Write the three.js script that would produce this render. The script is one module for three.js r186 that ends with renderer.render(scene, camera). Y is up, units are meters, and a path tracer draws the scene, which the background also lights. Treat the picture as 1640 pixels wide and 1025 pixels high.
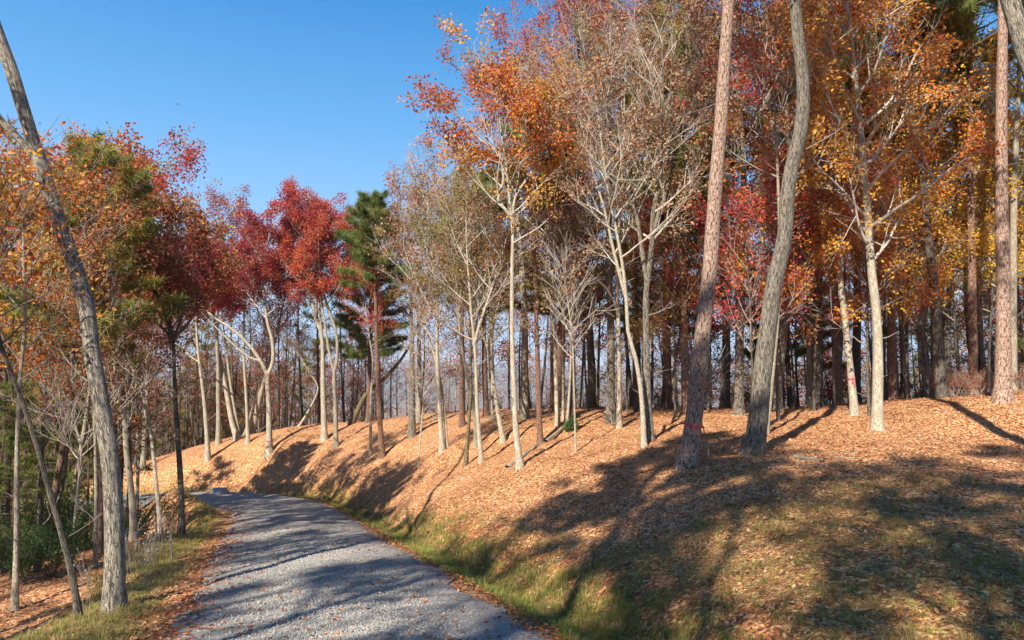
import * as THREE from 'three';
import { createNoise2D, createNoise3D } from 'simplex-noise';

// ------------------------------------------------------------------ camera, sky, sun, exposure
const rng = (seed) => () => { seed = (seed + 0x6d2b79f5) | 0; let t = Math.imul(seed ^ (seed >>> 15), 1 | seed); t = (t + Math.imul(t ^ (t >>> 7), 61 | t)) ^ t; return ((t ^ (t >>> 14)) >>> 0) / 4294967296; };
const scene = new THREE.Scene();
const EYE = new THREE.Vector3(0, 2, 0), FOCAL = 1093.3, PITCH = Math.atan(87.5 / FOCAL);
const camera = new THREE.PerspectiveCamera(2 * Math.atan(512.5 / FOCAL) * 180 / Math.PI, 1.6, 0.1, 30000);
camera.position.copy(EYE);
camera.rotation.set(PITCH, 0, 0);
scene.add(camera);

const SUN_ELEVATION = 37 * Math.PI / 180, SUN_TURN = 27 * Math.PI / 180;
const toSun = new THREE.Vector3(-Math.sin(SUN_TURN) * Math.cos(SUN_ELEVATION), Math.sin(SUN_ELEVATION), Math.cos(SUN_TURN) * Math.cos(SUN_ELEVATION));
const sun = new THREE.DirectionalLight(new THREE.Color().setRGB(1, 0.91, 0.78), 5);
sun.position.copy(toSun).multiplyScalar(120);
sun.castShadow = true;
sun.shadow.mapSize.set(4096, 4096);
Object.assign(sun.shadow.camera, { left: -60, right: 60, top: 60, bottom: -60, near: 1, far: 300 });
scene.add(sun);

{ // clear autumn sky: pale over the horizon, deep blue overhead
  const W = 256, H = 128, data = new Float32Array(W * H * 4);
  const stops = [[0, 0.270, 0.380, 0.520], [5, 0.225, 0.360, 0.530], [12, 0.158, 0.312, 0.520], [20, 0.072, 0.228, 0.455], [30, 0.018, 0.142, 0.355], [50, 0.012, 0.105, 0.30], [90, 0.010, 0.075, 0.24]];
  for (let r = 0; r < H; r++) {
    const el = Math.max(0, ((r + 0.5) / H - 0.5) * 180);
    let k = 0; while (k < stops.length - 2 && el > stops[k + 1][0]) k++;
    const a = stops[k], b = stops[k + 1], t = Math.min(1, (el - a[0]) / (b[0] - a[0]));
    for (let c = 0; c < W; c++) for (let ch = 0; ch < 4; ch++) data[(r * W + c) * 4 + ch] = ch === 3 ? 1 : a[ch + 1] + (b[ch + 1] - a[ch + 1]) * t;
  }
  const sky = new THREE.DataTexture(data, W, H, THREE.RGBAFormat, THREE.FloatType);
  sky.mapping = THREE.EquirectangularReflectionMapping; sky.magFilter = THREE.LinearFilter; sky.needsUpdate = true;
  scene.background = sky; scene.environment = sky;
}
const renderer = new THREE.WebGLRenderer({ antialias: true });
renderer.toneMapping = THREE.LinearToneMapping;
renderer.toneMappingExposure = 2.1;
renderer.shadowMap.enabled = true;

// ------------------------------------------------------------------ helpers
const V = (x, y, z) => new THREE.Vector3(x, y, z);
const clamp = (x, a = 0, b = 1) => Math.min(b, Math.max(a, x));
const sstep = (a, b, x) => { const t = clamp((x - a) / (b - a)); return t * t * (3 - 2 * t); };
const n2 = createNoise2D(rng(11)), n3 = createNoise3D(rng(12));
const fbm = (x, z) => 0.55 * n2(x, z) + 0.3 * n2(x * 2.1 + 7, z * 2.1) + 0.15 * n2(x * 4.3, z * 4.3 + 3);
// a surveyed point: column and row in the photograph, and metres ahead of the camera
function sight(px, py, ahead) {
  const u = (px - 820) / FOCAL, v = (512.5 - py) / FOCAL, c = Math.cos(PITCH), s = Math.sin(PITCH);
  const y = v * c + s, z = v * s - c, t = ahead / -z;
  return V(EYE.x + u * t, EYE.y + y * t, EYE.z - ahead);
}
const taken = {};
const numbered = (name) => { const n = taken[name] = (taken[name] ?? -1) + 1; return n ? name + '_' + String(n).padStart(3, '0') : name; };
function thing(name, label, category, group, at) {
  const o = new THREE.Group(); o.name = numbered(name); o.userData = { label, category };
  if (group) o.userData.group = group;
  if (at) o.position.copy(at);
  scene.add(o); return o;
}
const shade = (o) => { o.castShadow = o.receiveShadow = true; return o; };
function part(parent, name, geometry, material, kind) {
  const m = shade(new THREE.Mesh(geometry, material)); m.name = name;
  if (kind) m.userData.kind = kind;
  parent.add(m); return m;
}
class Buf { // collects swept tubes and faces into one geometry
  constructor() { this.p = []; this.n = []; this.t = []; this.i = []; }
  tube(pts, rad, sides, opt = {}) {
    const n = pts.length, base = this.p.length / 3, T = V(), N = V(), B = V(), q = V();
    const turns = Math.max(1, Math.round(2 * Math.PI * rad[0] / 0.55));
    let len = opt.v0 ?? 0; N.set(1, 0, 0);
    for (let k = 0; k < n; k++) {
      T.copy(pts[Math.min(n - 1, k + 1)]).sub(pts[Math.max(0, k - 1)]).normalize();
      if (k === 0 && Math.abs(T.x) > 0.9) N.set(0, 0, 1);
      N.addScaledVector(T, -N.dot(T)).normalize(); B.crossVectors(T, N);
      if (k) len += pts[k].distanceTo(pts[k - 1]);
      for (let j = 0; j <= sides; j++) {
        const a = j / sides * Math.PI * 2, c = Math.cos(a), s = Math.sin(a);
        q.set(N.x * c + B.x * s, N.y * c + B.y * s, N.z * c + B.z * s);
        let r = rad[k];
        if (opt.rough) r *= 1 + opt.rough * n3(c * 1.3 + opt.seed, s * 1.3, len * 0.8) + (opt.lobes ? opt.lobes * Math.exp(-len * 2.6) * (0.5 + 0.5 * Math.cos(a * 5 + opt.seed)) : 0);
        this.p.push(pts[k].x + q.x * r, pts[k].y + q.y * r, pts[k].z + q.z * r);
        this.n.push(q.x, q.y, q.z); this.t.push(j / sides * turns, len / 1.1);
      }
    }
    const w = sides + 1;
    for (let k = 0; k < n - 1; k++) for (let j = 0; j < sides; j++) { const a = base + k * w + j; this.i.push(a, a + 1, a + w, a + 1, a + w + 1, a + w); }
    if (opt.cap) { const c = this.p.length / 3, e = pts[n - 1]; this.p.push(e.x, e.y, e.z); this.n.push(T.x, T.y, T.z); this.t.push(0.5, 0.5); for (let j = 0; j < sides; j++) { const a = base + (n - 1) * w + j; this.i.push(a, a + 1, c); } }
  }
  get empty() { return !this.i.length; }
  geometry(smoothNormals) {
    const g = new THREE.BufferGeometry();
    g.setAttribute('position', new THREE.Float32BufferAttribute(this.p, 3));
    g.setAttribute('normal', new THREE.Float32BufferAttribute(this.n, 3));
    g.setAttribute('uv', new THREE.Float32BufferAttribute(this.t, 2));
    g.setIndex(this.i);
    if (smoothNormals) g.computeVertexNormals();
    return g;
  }
}
class Copies { // matrices and tints of one InstancedMesh
  constructor() { this.m = []; this.c = []; }
  add(pos, quat, scale, rgb) { M4.compose(pos, quat, typeof scale === 'number' ? S3.set(scale, scale, scale) : scale); for (const e of M4.elements) this.m.push(e); this.c.push(rgb[0], rgb[1], rgb[2]); }
  mesh(name, geometry, material, parent) {
    const n = this.m.length / 16, o = new THREE.InstancedMesh(geometry, material, n);
    o.instanceMatrix = new THREE.InstancedBufferAttribute(new Float32Array(this.m), 16);
    o.instanceColor = new THREE.InstancedBufferAttribute(new Float32Array(this.c), 3);
    o.name = name; o.userData.kind = 'stuff'; shade(o); parent.add(o); return o;
  }
}
const M4 = new THREE.Matrix4(), S3 = V(), Q = new THREE.Quaternion(), E = new THREE.Euler();
const randQ = (R) => Q.setFromEuler(E.set(R() * 6.28, R() * 6.28, R() * 6.28));
const gauss = (R) => (R() + R() + R() - 1.5) * 1.1547;

// ------------------------------------------------------------------ textures
function canvasTex(size, paint, srgb) {
  const [w, h] = Array.isArray(size) ? size : [size, size], c = document.createElement('canvas'); c.width = w; c.height = h;
  paint(c.getContext('2d'), w, h);
  const t = new THREE.CanvasTexture(c); t.wrapS = t.wrapT = THREE.RepeatWrapping;
  if (srgb) t.colorSpace = THREE.SRGBColorSpace;
  return t;
}
const css = (r, g, b) => `rgb(${r | 0},${g | 0},${b | 0})`;
// draws a shape nine-fold where it crosses the edge, so that the tile repeats
function tiled(w, h, x, y, r, draw) { for (const dx of [0, -w, w]) for (const dy of [0, -h, h]) if (x + dx > -r && x + dx < w + r && y + dy > -r && y + dy < h + r) draw(x + dx, y + dy); }

const litterTones = [[190, 132, 84], [208, 154, 103], [172, 110, 66], [218, 172, 124], [152, 90, 52], [198, 140, 94], [132, 80, 48], [222, 184, 142], [182, 118, 62], [114, 70, 44]];
function litterPaint(tones, ground, count, height) {
  return (g, w, h) => {
    const R = rng(77);
    g.fillStyle = height ? css(70, 70, 70) : ground; g.fillRect(0, 0, w, h);
    for (let k = 0; k < count; k++) {
      const x = R() * w, y = R() * h, l = 9 + R() * 16, b = l * (0.28 + R() * 0.3), a = R() * 6.28, t = tones[(R() * tones.length) | 0], f = 0.82 + R() * 0.3, hh = 70 + 170 * k / count * (0.6 + R() * 0.4), c1 = R() * 0.5 - 0.25;
      tiled(w, h, x, y, l, (px, py) => {
        g.save(); g.translate(px, py); g.rotate(a); g.fillStyle = height ? css(hh, hh, hh) : css(t[0] * f, t[1] * f, t[2] * f);
        g.beginPath(); g.moveTo(-l, 0); g.bezierCurveTo(-l * 0.4, b * (1.3 + c1), l * 0.5, b * (1.1 - c1), l, 0); g.bezierCurveTo(l * 0.5, -b * (1 + c1), -l * 0.4, -b * (1.2 - c1), -l, 0); g.fill(); g.restore();
      });
    }
  };
}
const litterMap = canvasTex(1024, litterPaint(litterTones, css(120, 78, 52), 7000), true);
const litterBump = canvasTex(1024, litterPaint(litterTones, '', 7000, true));

function gravelPaint(height) {
  return (g, w, h) => {
    const R = rng(5);
    g.fillStyle = height ? css(30, 30, 30) : css(136, 129, 120); g.fillRect(0, 0, w, h);
    for (let k = 0; k < 15000; k++) {
      const x = R() * w, y = R() * h, r = 3 + R() * R() * 8, n = 5 + (R() * 3 | 0), a0 = R() * 6.28, v = 128 + R() * 78 + (R() < 0.12 ? 28 : 0), warm = R() < 0.15 ? 8 : -3, hh = 60 + R() * 190, q = R();
      tiled(w, h, x, y, r, (px, py) => {
        g.fillStyle = height ? css(hh, hh, hh) : css(v + 7 + warm, v + 4 + warm * 0.4, v - 4 - warm);
        g.beginPath(); for (let j = 0; j < n; j++) { const a = a0 + j / n * 6.28, rr = r * (0.75 + 0.3 * Math.sin(j * 2.4 + q * 9)); g.lineTo(px + Math.cos(a) * rr, py + Math.sin(a) * rr * 0.85); } g.fill();
      });
    }
  };
}
const gravelMap = canvasTex(1024, gravelPaint(false), true), gravelBump = canvasTex(1024, gravelPaint(true));

// bark: 512 x 1024 pixels for 0.55 x 1.1 m
function barkTextures(kind) {
  const W = 256, H = 512, col = new Uint8Array(W * H * 4), bmp = new Uint8Array(W * H * 4), R = rng(kind.length * 91 + 3);
  const N = createNoise3D(rng(kind.charCodeAt(0) * 7 + 1)), N4 = (u, v, fu, fv, s) => { // wraps round the trunk and, nearly, along it
    const a = u * 6.2832; const k = fu / 6.2832; return N(Math.cos(a) * k + s, Math.sin(a) * k + s * 2.3, v * fv);
  };
  const wrapV = (f, u, v) => { const b = sstep(0.85, 1, v); return f(u, v) * (1 - b) + f(u, v - 1) * b; };
  for (let y = 0; y < H; y++) for (let x = 0; x < W; x++) {
    const u = x / W, v = y / H, i = (y * W + x) * 4;
    const fine = wrapV((a, b) => N4(a, b, 36, 40, 4), u, v), patch = wrapV((a, b) => N4(a, b, 4.5, 4, 1.7), u, v), blot = wrapV((a, b) => N4(a, b, 9, 9, 9.1), u, v);
    let h, r, g, b;
    if (kind === 'oak') {
      const furrow = Math.abs(wrapV((a, c) => N4(a + 0.02 * fine, c, 17, 4, 2.2), u, v)), ridge = sstep(0.02, 0.34, furrow);
      h = ridge * 0.8 + fine * 0.1; const t = 0.45 + 0.55 * ridge + fine * 0.12; r = 158 * t + patch * 20; g = 148 * t + patch * 20; b = 134 * t + patch * 18;
      if (blot > 0.35) { const k = sstep(0.35, 0.6, blot) * 0.6; r += (178 - r) * k; g += (182 - g) * k; b += (166 - b) * k; }
    } else if (kind === 'pine') {
      const crackV = Math.abs(wrapV((a, c) => N4(a, c, 11, 4, 3.3), u, v)), crackH = Math.abs(wrapV((a, c) => N4(a, c, 6, 11, 6.1), u, v)), plate = sstep(0.02, 0.2, crackV) * (0.55 + 0.45 * sstep(0.0, 0.14, crackH));
      h = plate + fine * 0.08; const t = 0.4 + 0.6 * plate + fine * 0.14; r = 170 * t + patch * 18; g = 142 * t + patch * 16; b = 124 * t + patch * 14;
      if (blot > 0.3) { const k = sstep(0.25, 0.55, blot) * 0.6; r += (205 - r) * k; g += (190 - g) * k; b += (174 - b) * k; }
    } else { // pale, smooth, with lichen
      const streak = wrapV((a, c) => N4(a, c, 20, 4, 5.5), u, v); h = 0.5 + streak * 0.25 + fine * 0.2 + blot * 0.15;
      const t = 0.93 + streak * 0.07 + fine * 0.06; r = 186 * t; g = 176 * t; b = 158 * t;
      if (patch > 0.1) { const k = sstep(0.1, 0.5, patch) * 0.65; r += (208 - r) * k; g += (204 - g) * k; b += (190 - b) * k; }
      if (blot > 0.42) { const k = sstep(0.42, 0.6, blot) * 0.7; r += (112 - r) * k; g += (104 - g) * k; b += (88 - b) * k; }
    }
    col[i] = clamp(r, 0, 255); col[i + 1] = clamp(g, 0, 255); col[i + 2] = clamp(b, 0, 255); col[i + 3] = 255;
    bmp[i] = bmp[i + 1] = bmp[i + 2] = clamp(h * 255, 0, 255); bmp[i + 3] = 255;
  }
  const make = (d, srgb) => { const t = new THREE.DataTexture(d, W, H); t.wrapS = t.wrapT = THREE.RepeatWrapping; t.magFilter = THREE.LinearFilter; t.minFilter = THREE.LinearFilter; if (srgb) t.colorSpace = THREE.SRGBColorSpace; t.needsUpdate = true; return t; };
  return [make(col, true), make(bmp)];
}
const bark = {}, barkMaps = {};
for (const kind of ['oak', 'pine', 'pale']) barkMaps[kind] = barkTextures(kind);
function barkMat(kind, tint, bump) { const [map, bumpMap] = barkMaps[kind]; return new THREE.MeshStandardMaterial({ map, bumpMap, bumpScale: bump, roughness: 0.92, color: new THREE.Color().setRGB(...tint) }); }
bark.oak = barkMat('oak', [0.72, 0.70, 0.67], 0.022);
bark.paleOak = barkMat('oak', [0.98, 0.97, 0.93], 0.022);
bark.darkOak = barkMat('oak', [0.46, 0.43, 0.40], 0.022);
bark.pine = barkMat('pine', [0.94, 0.90, 0.88], 0.018);
bark.redPine = barkMat('pine', [0.62, 0.49, 0.43], 0.018);
bark.darkPine = barkMat('pine', [0.50, 0.42, 0.38], 0.018);
bark.pale = barkMat('pale', [0.82, 0.79, 0.74], 0.008);
bark.grey = barkMat('pale', [0.66, 0.63, 0.58], 0.010);
bark.moss = barkMat('oak', [0.56, 0.50, 0.32], 0.016);
const twigMat = {
  grey: new THREE.MeshStandardMaterial({ color: new THREE.Color().setRGB(0.27, 0.235, 0.20), roughness: 0.95 }),
  pale: new THREE.MeshStandardMaterial({ color: new THREE.Color().setRGB(0.40, 0.36, 0.30), roughness: 0.95 }),
  brown: new THREE.MeshStandardMaterial({ color: new THREE.Color().setRGB(0.15, 0.11, 0.085), roughness: 0.95 }),
};
const leafMat = new THREE.MeshPhysicalMaterial({ vertexColors: true, roughness: 0.95, transmission: 0.42, thickness: 0, specularIntensity: 0.35, side: THREE.DoubleSide });
const needleMat = new THREE.MeshPhysicalMaterial({ vertexColors: true, roughness: 0.9, transmission: 0.2, thickness: 0, specularIntensity: 0.3, side: THREE.DoubleSide });
const dryLeafMat = new THREE.MeshPhysicalMaterial({ vertexColors: true, roughness: 0.95, specularIntensity: 0.25, side: THREE.DoubleSide });
const bladeMat = new THREE.MeshPhysicalMaterial({ vertexColors: true, roughness: 0.9, transmission: 0.25, thickness: 0, specularIntensity: 0.3, side: THREE.DoubleSide });

// ------------------------------------------------------------------ leaf, needle and blade pieces
function faceGeometry(faces) { // faces: [a, b, c, tint]
  const p = [], c = [];
  for (const [a, b, d, t] of faces) { for (const v of [a, b, d]) p.push(v.x, v.y, v.z); for (let k = 0; k < 3; k++) c.push(t, t, t); }
  const g = new THREE.BufferGeometry();
  g.setAttribute('position', new THREE.Float32BufferAttribute(p, 3)); g.setAttribute('color', new THREE.Float32BufferAttribute(c, 3)); g.computeVertexNormals(); return g;
}
function leafSpray(seed, count, size, spread) {
  const R = rng(seed), faces = [], q = new THREE.Quaternion();
  for (let k = 0; k < count; k++) {
    const c = V(gauss(R), gauss(R) * 0.8, gauss(R)).multiplyScalar(spread), l = size * (0.7 + R() * 0.6), w = l * (0.3 + R() * 0.14), t = 0.74 + R() * 0.5;
    q.setFromEuler(E.set((R() - 0.5) * 2.4, R() * 6.28, (R() - 0.5) * 2.4));
    const P = (x, y, z) => V(x, y, z).applyQuaternion(q).add(c), a = P(0, 0, 0), b = P(l * 0.55, w * 0.35, w), d = P(l, -l * 0.12, 0), e = P(l * 0.5, w * 0.35, -w);
    faces.push([a, b, d, t], [a, d, e, t]);
  }
  return faceGeometry(faces);
}
function needleTuft(seed, count, len, w) {
  const R = rng(seed), faces = [];
  for (let k = 0; k < count; k++) {
    const a = R() * 6.28, el = (R() - 0.25) * 1.6, d = V(Math.cos(a) * Math.cos(el), Math.sin(el), Math.sin(a) * Math.cos(el)), s = V(-d.z, 0.3 * gauss(R), d.x).normalize().multiplyScalar(w), o = V(gauss(R), gauss(R), gauss(R)).multiplyScalar(len * 0.28), l = len * (0.7 + R() * 0.6), t = 0.75 + R() * 0.5;
    const b = o.clone().addScaledVector(d, l); b.y -= l * 0.12;
    faces.push([o.clone().add(s), b, o.clone().sub(s), t]);
  }
  return faceGeometry(faces);
}
function grassTuft(seed, blades, h, w, lean) {
  const R = rng(seed), faces = [];
  for (let k = 0; k < blades; k++) {
    const a = R() * 6.28, o = V(gauss(R) * 0.05, -0.01, gauss(R) * 0.05), l = h * (0.5 + R() * 0.7), b = lean * (0.3 + R()), d = V(Math.cos(a), 0, Math.sin(a)), s = V(-d.z, 0, d.x).multiplyScalar(w * (0.7 + R() * 0.6)), t = 0.7 + R() * 0.5;
    const m = o.clone().addScaledVector(d, l * b * 0.35).add(V(0, l * 0.6, 0)), e = o.clone().addScaledVector(d, l * b).add(V(0, l * (1 - 0.4 * b), 0));
    faces.push([o.clone().add(s), m.clone().addScaledVector(s, 0.7), o.clone().sub(s), t], [o.clone().sub(s), m.clone().addScaledVector(s, 0.7), m.clone().addScaledVector(s, -0.7), t], [m.clone().addScaledVector(s, 0.7), e, m.clone().addScaledVector(s, -0.7), t]);
  }
  return faceGeometry(faces);
}
function oakLeaf(seed) { // a curled, lobed dry leaf about 1 unit long lying near y = 0
  const R = rng(seed), half = [[0.0, 0.03], [0.14, 0.1], [0.24, 0.24], [0.34, 0.13], [0.47, 0.32], [0.58, 0.16], [0.7, 0.26], [0.82, 0.12], [1, 0.0]], faces = [], curl = 0.5 + R(), twist = (R() - 0.5) * 1.2;
  const P = (x, z) => V(x - 0.5, curl * 0.9 * z * z * 2 + 0.28 * (x - 0.5) * (x - 0.5) * curl + twist * 0.3 * (x - 0.5) * z, z);
  for (const s of [-1, 1]) for (let k = 0; k < half.length - 1; k++) {
    const [x0, z0] = half[k], [x1, z1] = half[k + 1], m0 = P(x0, 0), m1 = P(x1, 0), e0 = P(x0, z0 * s), e1 = P(x1, z1 * s);
    faces.push([m0, e0, e1, 1], [m0, e1, m1, 1]);
  }
  return faceGeometry(faces);
}
const sprayBig = leafSpray(21, 18, 0.088, 0.27), sprayMid = leafSpray(22, 16, 0.085, 0.25), sprayFar = leafSpray(23, 12, 0.13, 0.38);
const tuftPine = needleTuft(31, 36, 0.25, 0.009), tuftFar = needleTuft(32, 26, 0.36, 0.017);
const PALETTE = {
  red: [[0.48, 0.065, 0.045], [0.40, 0.045, 0.045], [0.54, 0.12, 0.045], [0.32, 0.04, 0.045], [0.50, 0.15, 0.07]],
  crimson: [[0.33, 0.035, 0.045], [0.25, 0.028, 0.04], [0.42, 0.055, 0.045], [0.42, 0.11, 0.05]],
  orange: [[0.64, 0.26, 0.04], [0.54, 0.175, 0.03], [0.66, 0.36, 0.06], [0.48, 0.10, 0.035], [0.54, 0.29, 0.06]],
  rust: [[0.36, 0.125, 0.045], [0.29, 0.085, 0.035], [0.42, 0.17, 0.06], [0.34, 0.07, 0.035], [0.27, 0.13, 0.05]],
  gold: [[0.64, 0.40, 0.035], [0.58, 0.32, 0.03], [0.52, 0.24, 0.03], [0.46, 0.35, 0.05]],
  beige: [[0.42, 0.25, 0.13], [0.36, 0.19, 0.09], [0.46, 0.29, 0.16], [0.34, 0.13, 0.07]],
  olive: [[0.19, 0.17, 0.04], [0.26, 0.20, 0.05], [0.15, 0.15, 0.04], [0.32, 0.19, 0.05]],
  mixed: [[0.44, 0.06, 0.045], [0.50, 0.17, 0.04], [0.38, 0.05, 0.05], [0.30, 0.22, 0.05], [0.48, 0.11, 0.06]],
  needle: [[0.12, 0.155, 0.04], [0.15, 0.18, 0.045], [0.18, 0.195, 0.045], [0.10, 0.14, 0.04]],
  needleYellow: [[0.26, 0.245, 0.05], [0.21, 0.22, 0.05], [0.16, 0.185, 0.045], [0.31, 0.25, 0.06]],
};

// ------------------------------------------------------------------ terrain
// road centre line: [x, metres ahead, metres below the eye]
const ROAD = [[14.5, -36, -1.2], [9.0, -21, 0.4], [4.9, -10, 1.25], [2.9, -5, 1.55], [1.06, 0, 1.99], [-0.9, 5.5, 2.72], [-2.86, 11, 3.44], [-4.85, 16.5, 4.17], [-6.8, 22, 4.89], [-8.6, 27, 5.52], [-10.2, 31, 6.0], [-11.9, 34.2, 6.34], [-14.2, 36.9, 6.62], [-17.3, 38.8, 6.84], [-21.5, 39.9, 7.1], [-27, 40.6, 7.6], [-34, 41.5, 8.4], [-44, 44, 9.6]];
const roadCurve = new THREE.CatmullRomCurve3(ROAD.map(([x, a, d]) => V(x, EYE.y - d, -a)), false, 'centripetal');
const ROADN = 420, roadPts = roadCurve.getSpacedPoints(ROADN);
const roadSide = roadPts.map((p, k) => { const t = roadPts[Math.min(ROADN, k + 1)].clone().sub(roadPts[Math.max(0, k - 1)]); return V(-t.z, 0, t.x).normalize(); }); // to the right of travel away from the camera
function roadAt(x, z) { // [signed metres right of the centre line, road height, station]
  let best = 1e9, at = 0;
  for (let k = 0; k <= ROADN; k += 6) { const p = roadPts[k], d = (p.x - x) ** 2 + (p.z - z) ** 2; if (d < best) { best = d; at = k; } }
  for (let k = Math.max(0, at - 6); k <= Math.min(ROADN, at + 6); k++) { const p = roadPts[k], d = (p.x - x) ** 2 + (p.z - z) ** 2; if (d < best) { best = d; at = k; } }
  const p = roadPts[at], s = roadSide[at], lat = (x - p.x) * s.x + (z - p.z) * s.z;
  return [Math.sign(lat) * Math.sqrt(best), p.y, at];
}
// surveyed ground: column, row, metres ahead
const SURVEY = [
  [1000, 1025, 7.6], [1150, 1025, 7.0], [1300, 1025, 6.6], [1640, 1025, 6.2], [1640, 900, 7.9], [1640, 800, 10.7], [1640, 710, 16.5], [1600, 640, 19.5], [1405, 687, 19], [1300, 900, 8.3], [1300, 800, 11.3], [1210, 726, 15.5], [1100, 747, 15], [1035, 712, 20.5],
  [980, 676, 27], [833, 739, 22], [771, 739, 24.5], [709, 720, 29], [612, 731, 35.5], [538, 714, 41.5], [519, 705, 44], [431, 721, 43.5], [333, 735, 44.5], [660, 700, 37], [865, 709, 26], [922, 724, 22], [1098, 664, 28], [1184, 664, 26], [1369, 666, 22], [1508, 638, 23],
  [600, 676, 50], [700, 664, 48], [900, 656, 40], [1050, 655, 36], [1170, 655, 33], [1300, 653, 30], [1450, 642, 27], [1600, 632, 25], [400, 708, 54], [300, 738, 57],
  [850, 870, 14.2], [900, 800, 17], [1000, 900, 10.6], [950, 960, 9.3], [1000, 1000, 8.3], [830, 800, 18.2], [700, 800, 23], [640, 790, 28], [700, 760, 27.5], [600, 780, 32.5], [500, 768, 38], [450, 764, 41.5], [400, 768, 43],
  [185, 957, 11], [260, 985, 9.4], [127, 990, 11], [10, 1025, 11.5], [10, 955, 14.5], [60, 905, 18.5], [150, 870, 22], [216, 864, 20.5], [258, 858, 21], [291, 845, 20.5], [330, 800, 30], [250, 812, 31],
];
const FAR = [ // x, metres ahead, height above the eye
  [-40, 20, -9.5], [-30, 5, -5.5], [-22, -10, -2.5], [-40, -25, -3], [-20, -35, 0.5], [0, -25, 0.8], [14, -12, -0.3], [25, -25, 1.5], [22, 0, -0.9], [16, 6, -1.4], [35, 10, -0.2], [35, 25, -1.0], [25, 30, -1.6], [45, -10, 1.0], [40, 45, -6], [20, 50, -6], [5, 58, -7], [-12, 62, -8], [-30, 66, -11], [-38, 50, -10.2], [-55, 40, -13], [-55, 70, -16], [60, 30, -3], [10, 80, -15], [50, 80, -18], [-60, 0, -11], [-16, 30, -8.6], [-23, 24, -8.8], [-26, 36, -8.7], [8, 3, -2.0], [5, -4, -1.5],
];
const anchors = [...SURVEY.map(([px, py, a]) => { const p = sight(px, py, a); return [p.x, p.z, p.y]; }), ...FAR.map(([x, a, y]) => [x, -a, EYE.y + y])];
const tps = (() => { // thin-plate spline with a little smoothing
  const n = anchors.length, N = n + 3, A = [], phi = (r2) => (r2 < 1e-9 ? 0 : 0.5 * r2 * Math.log(r2)), S = 20;
  for (let i = 0; i < n; i++) { const row = new Float64Array(N + 1); for (let j = 0; j < n; j++) row[j] = phi(((anchors[i][0] - anchors[j][0]) ** 2 + (anchors[i][1] - anchors[j][1]) ** 2) / S / S) + (i === j ? 0.0015 : 0); row[n] = 1; row[n + 1] = anchors[i][0] / S; row[n + 2] = anchors[i][1] / S; row[N] = anchors[i][2]; A.push(row); }
  for (let q = 0; q < 3; q++) { const row = new Float64Array(N + 1); for (let j = 0; j < n; j++) row[j] = q === 0 ? 1 : anchors[j][q - 1] / S; A.push(row); }
  for (let c = 0; c < N; c++) {
    let p = c; for (let r = c + 1; r < N; r++) if (Math.abs(A[r][c]) > Math.abs(A[p][c])) p = r;
    [A[c], A[p]] = [A[p], A[c]];
    for (let r = 0; r < N; r++) if (r !== c && A[r][c]) { const f = A[r][c] / A[c][c]; for (let k = c; k <= N; k++) A[r][k] -= f * A[c][k]; }
  }
  const w = A.map((row, k) => row[N] / row[k]);
  return (x, z) => { let s = w[n] + w[n + 1] * x / S + w[n + 2] * z / S; for (let j = 0; j < n; j++) s += w[j] * phi(((x - anchors[j][0]) ** 2 + (z - anchors[j][1]) ** 2) / S / S); return s; };
})();
function ground(x, z, flat) {
  const cx = x, cz = z + 18, r = Math.hypot(cx, cz), far = sstep(58, 100, r);
  let h = far < 1 ? tps(x, z) : 0;
  if (far > 0) { const f = EYE.y - 14 - 0.12 * Math.min(r - 58, 900) - 0.0 + 5 * n2(x / 180, z / 180); h = h * (1 - far) + f * far; }
  if (r < 70) {
    const [lat, y] = roadAt(x, z), u = Math.abs(lat);
    if (u < 8) {
      const wide = lat > 0 ? 4.4 : 4.6, b = 1 - sstep(2.3, wide, u);
      const verge = lat > 0 ? -0.30 * Math.exp(-(((u - 3.05) / 0.55) ** 2)) : -0.05 * sstep(2.1, 3.2, u);
      h = h * (1 - b) + (y - 0.07) * b + verge;
    }
    if (!flat) h += (u < 2.3 ? 0 : sstep(2.3, 3.2, u)) * (0.10 * fbm(x * 0.35, z * 0.35) + 0.035 * fbm(x * 1.7 + 9, z * 1.7));
  }
  return h;
}
const onGround = (x, z) => V(x, ground(x, z), z);
// zones of the ground: how grassy, how much bare clay
function zones(x, z) {
  const [lat, , st] = roadAt(x, z), u = Math.abs(lat), n = fbm(x * 0.9, z * 0.9), n5 = fbm(x * 0.3 + 40, z * 0.3), a = -z;
  let grass = 0, clay = 0;
  if (lat > 0) {
    grass = sstep(2.2, 2.7, u + n * 0.25) * (1 - sstep(3.7, 4.8, u + n * 0.5 + 0.9 * sstep(15, 25, a)));
    grass = Math.max(grass, (1 - sstep(9, 14, a + n5 * 3)) * sstep(2.5, 3.2, u) * (1 - sstep(6.5, 12, u + n5 * 3)) * (0.62 + 0.5 * n));
    clay = sstep(0.0, 0.3, n) * sstep(3.35, 3.6, u) * (1 - sstep(4.0, 4.5, u)) * (1 - sstep(17, 24, a)); grass *= 1 - 0.8 * clay;
    clay = Math.max(clay, 0.75 * sstep(0.15, 0.5, n5 + n * 0.3) * (1 - sstep(7, 11, a)) * sstep(6, 9, u));
  } else grass = sstep(2.4, 2.9, u + n * 0.4) * (1 - sstep(3.5, 4.5, u + n * 0.6));
  if (a < -6) grass *= 0.5;
  return [clamp(grass), clamp(clay), lat, st];
}
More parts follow.
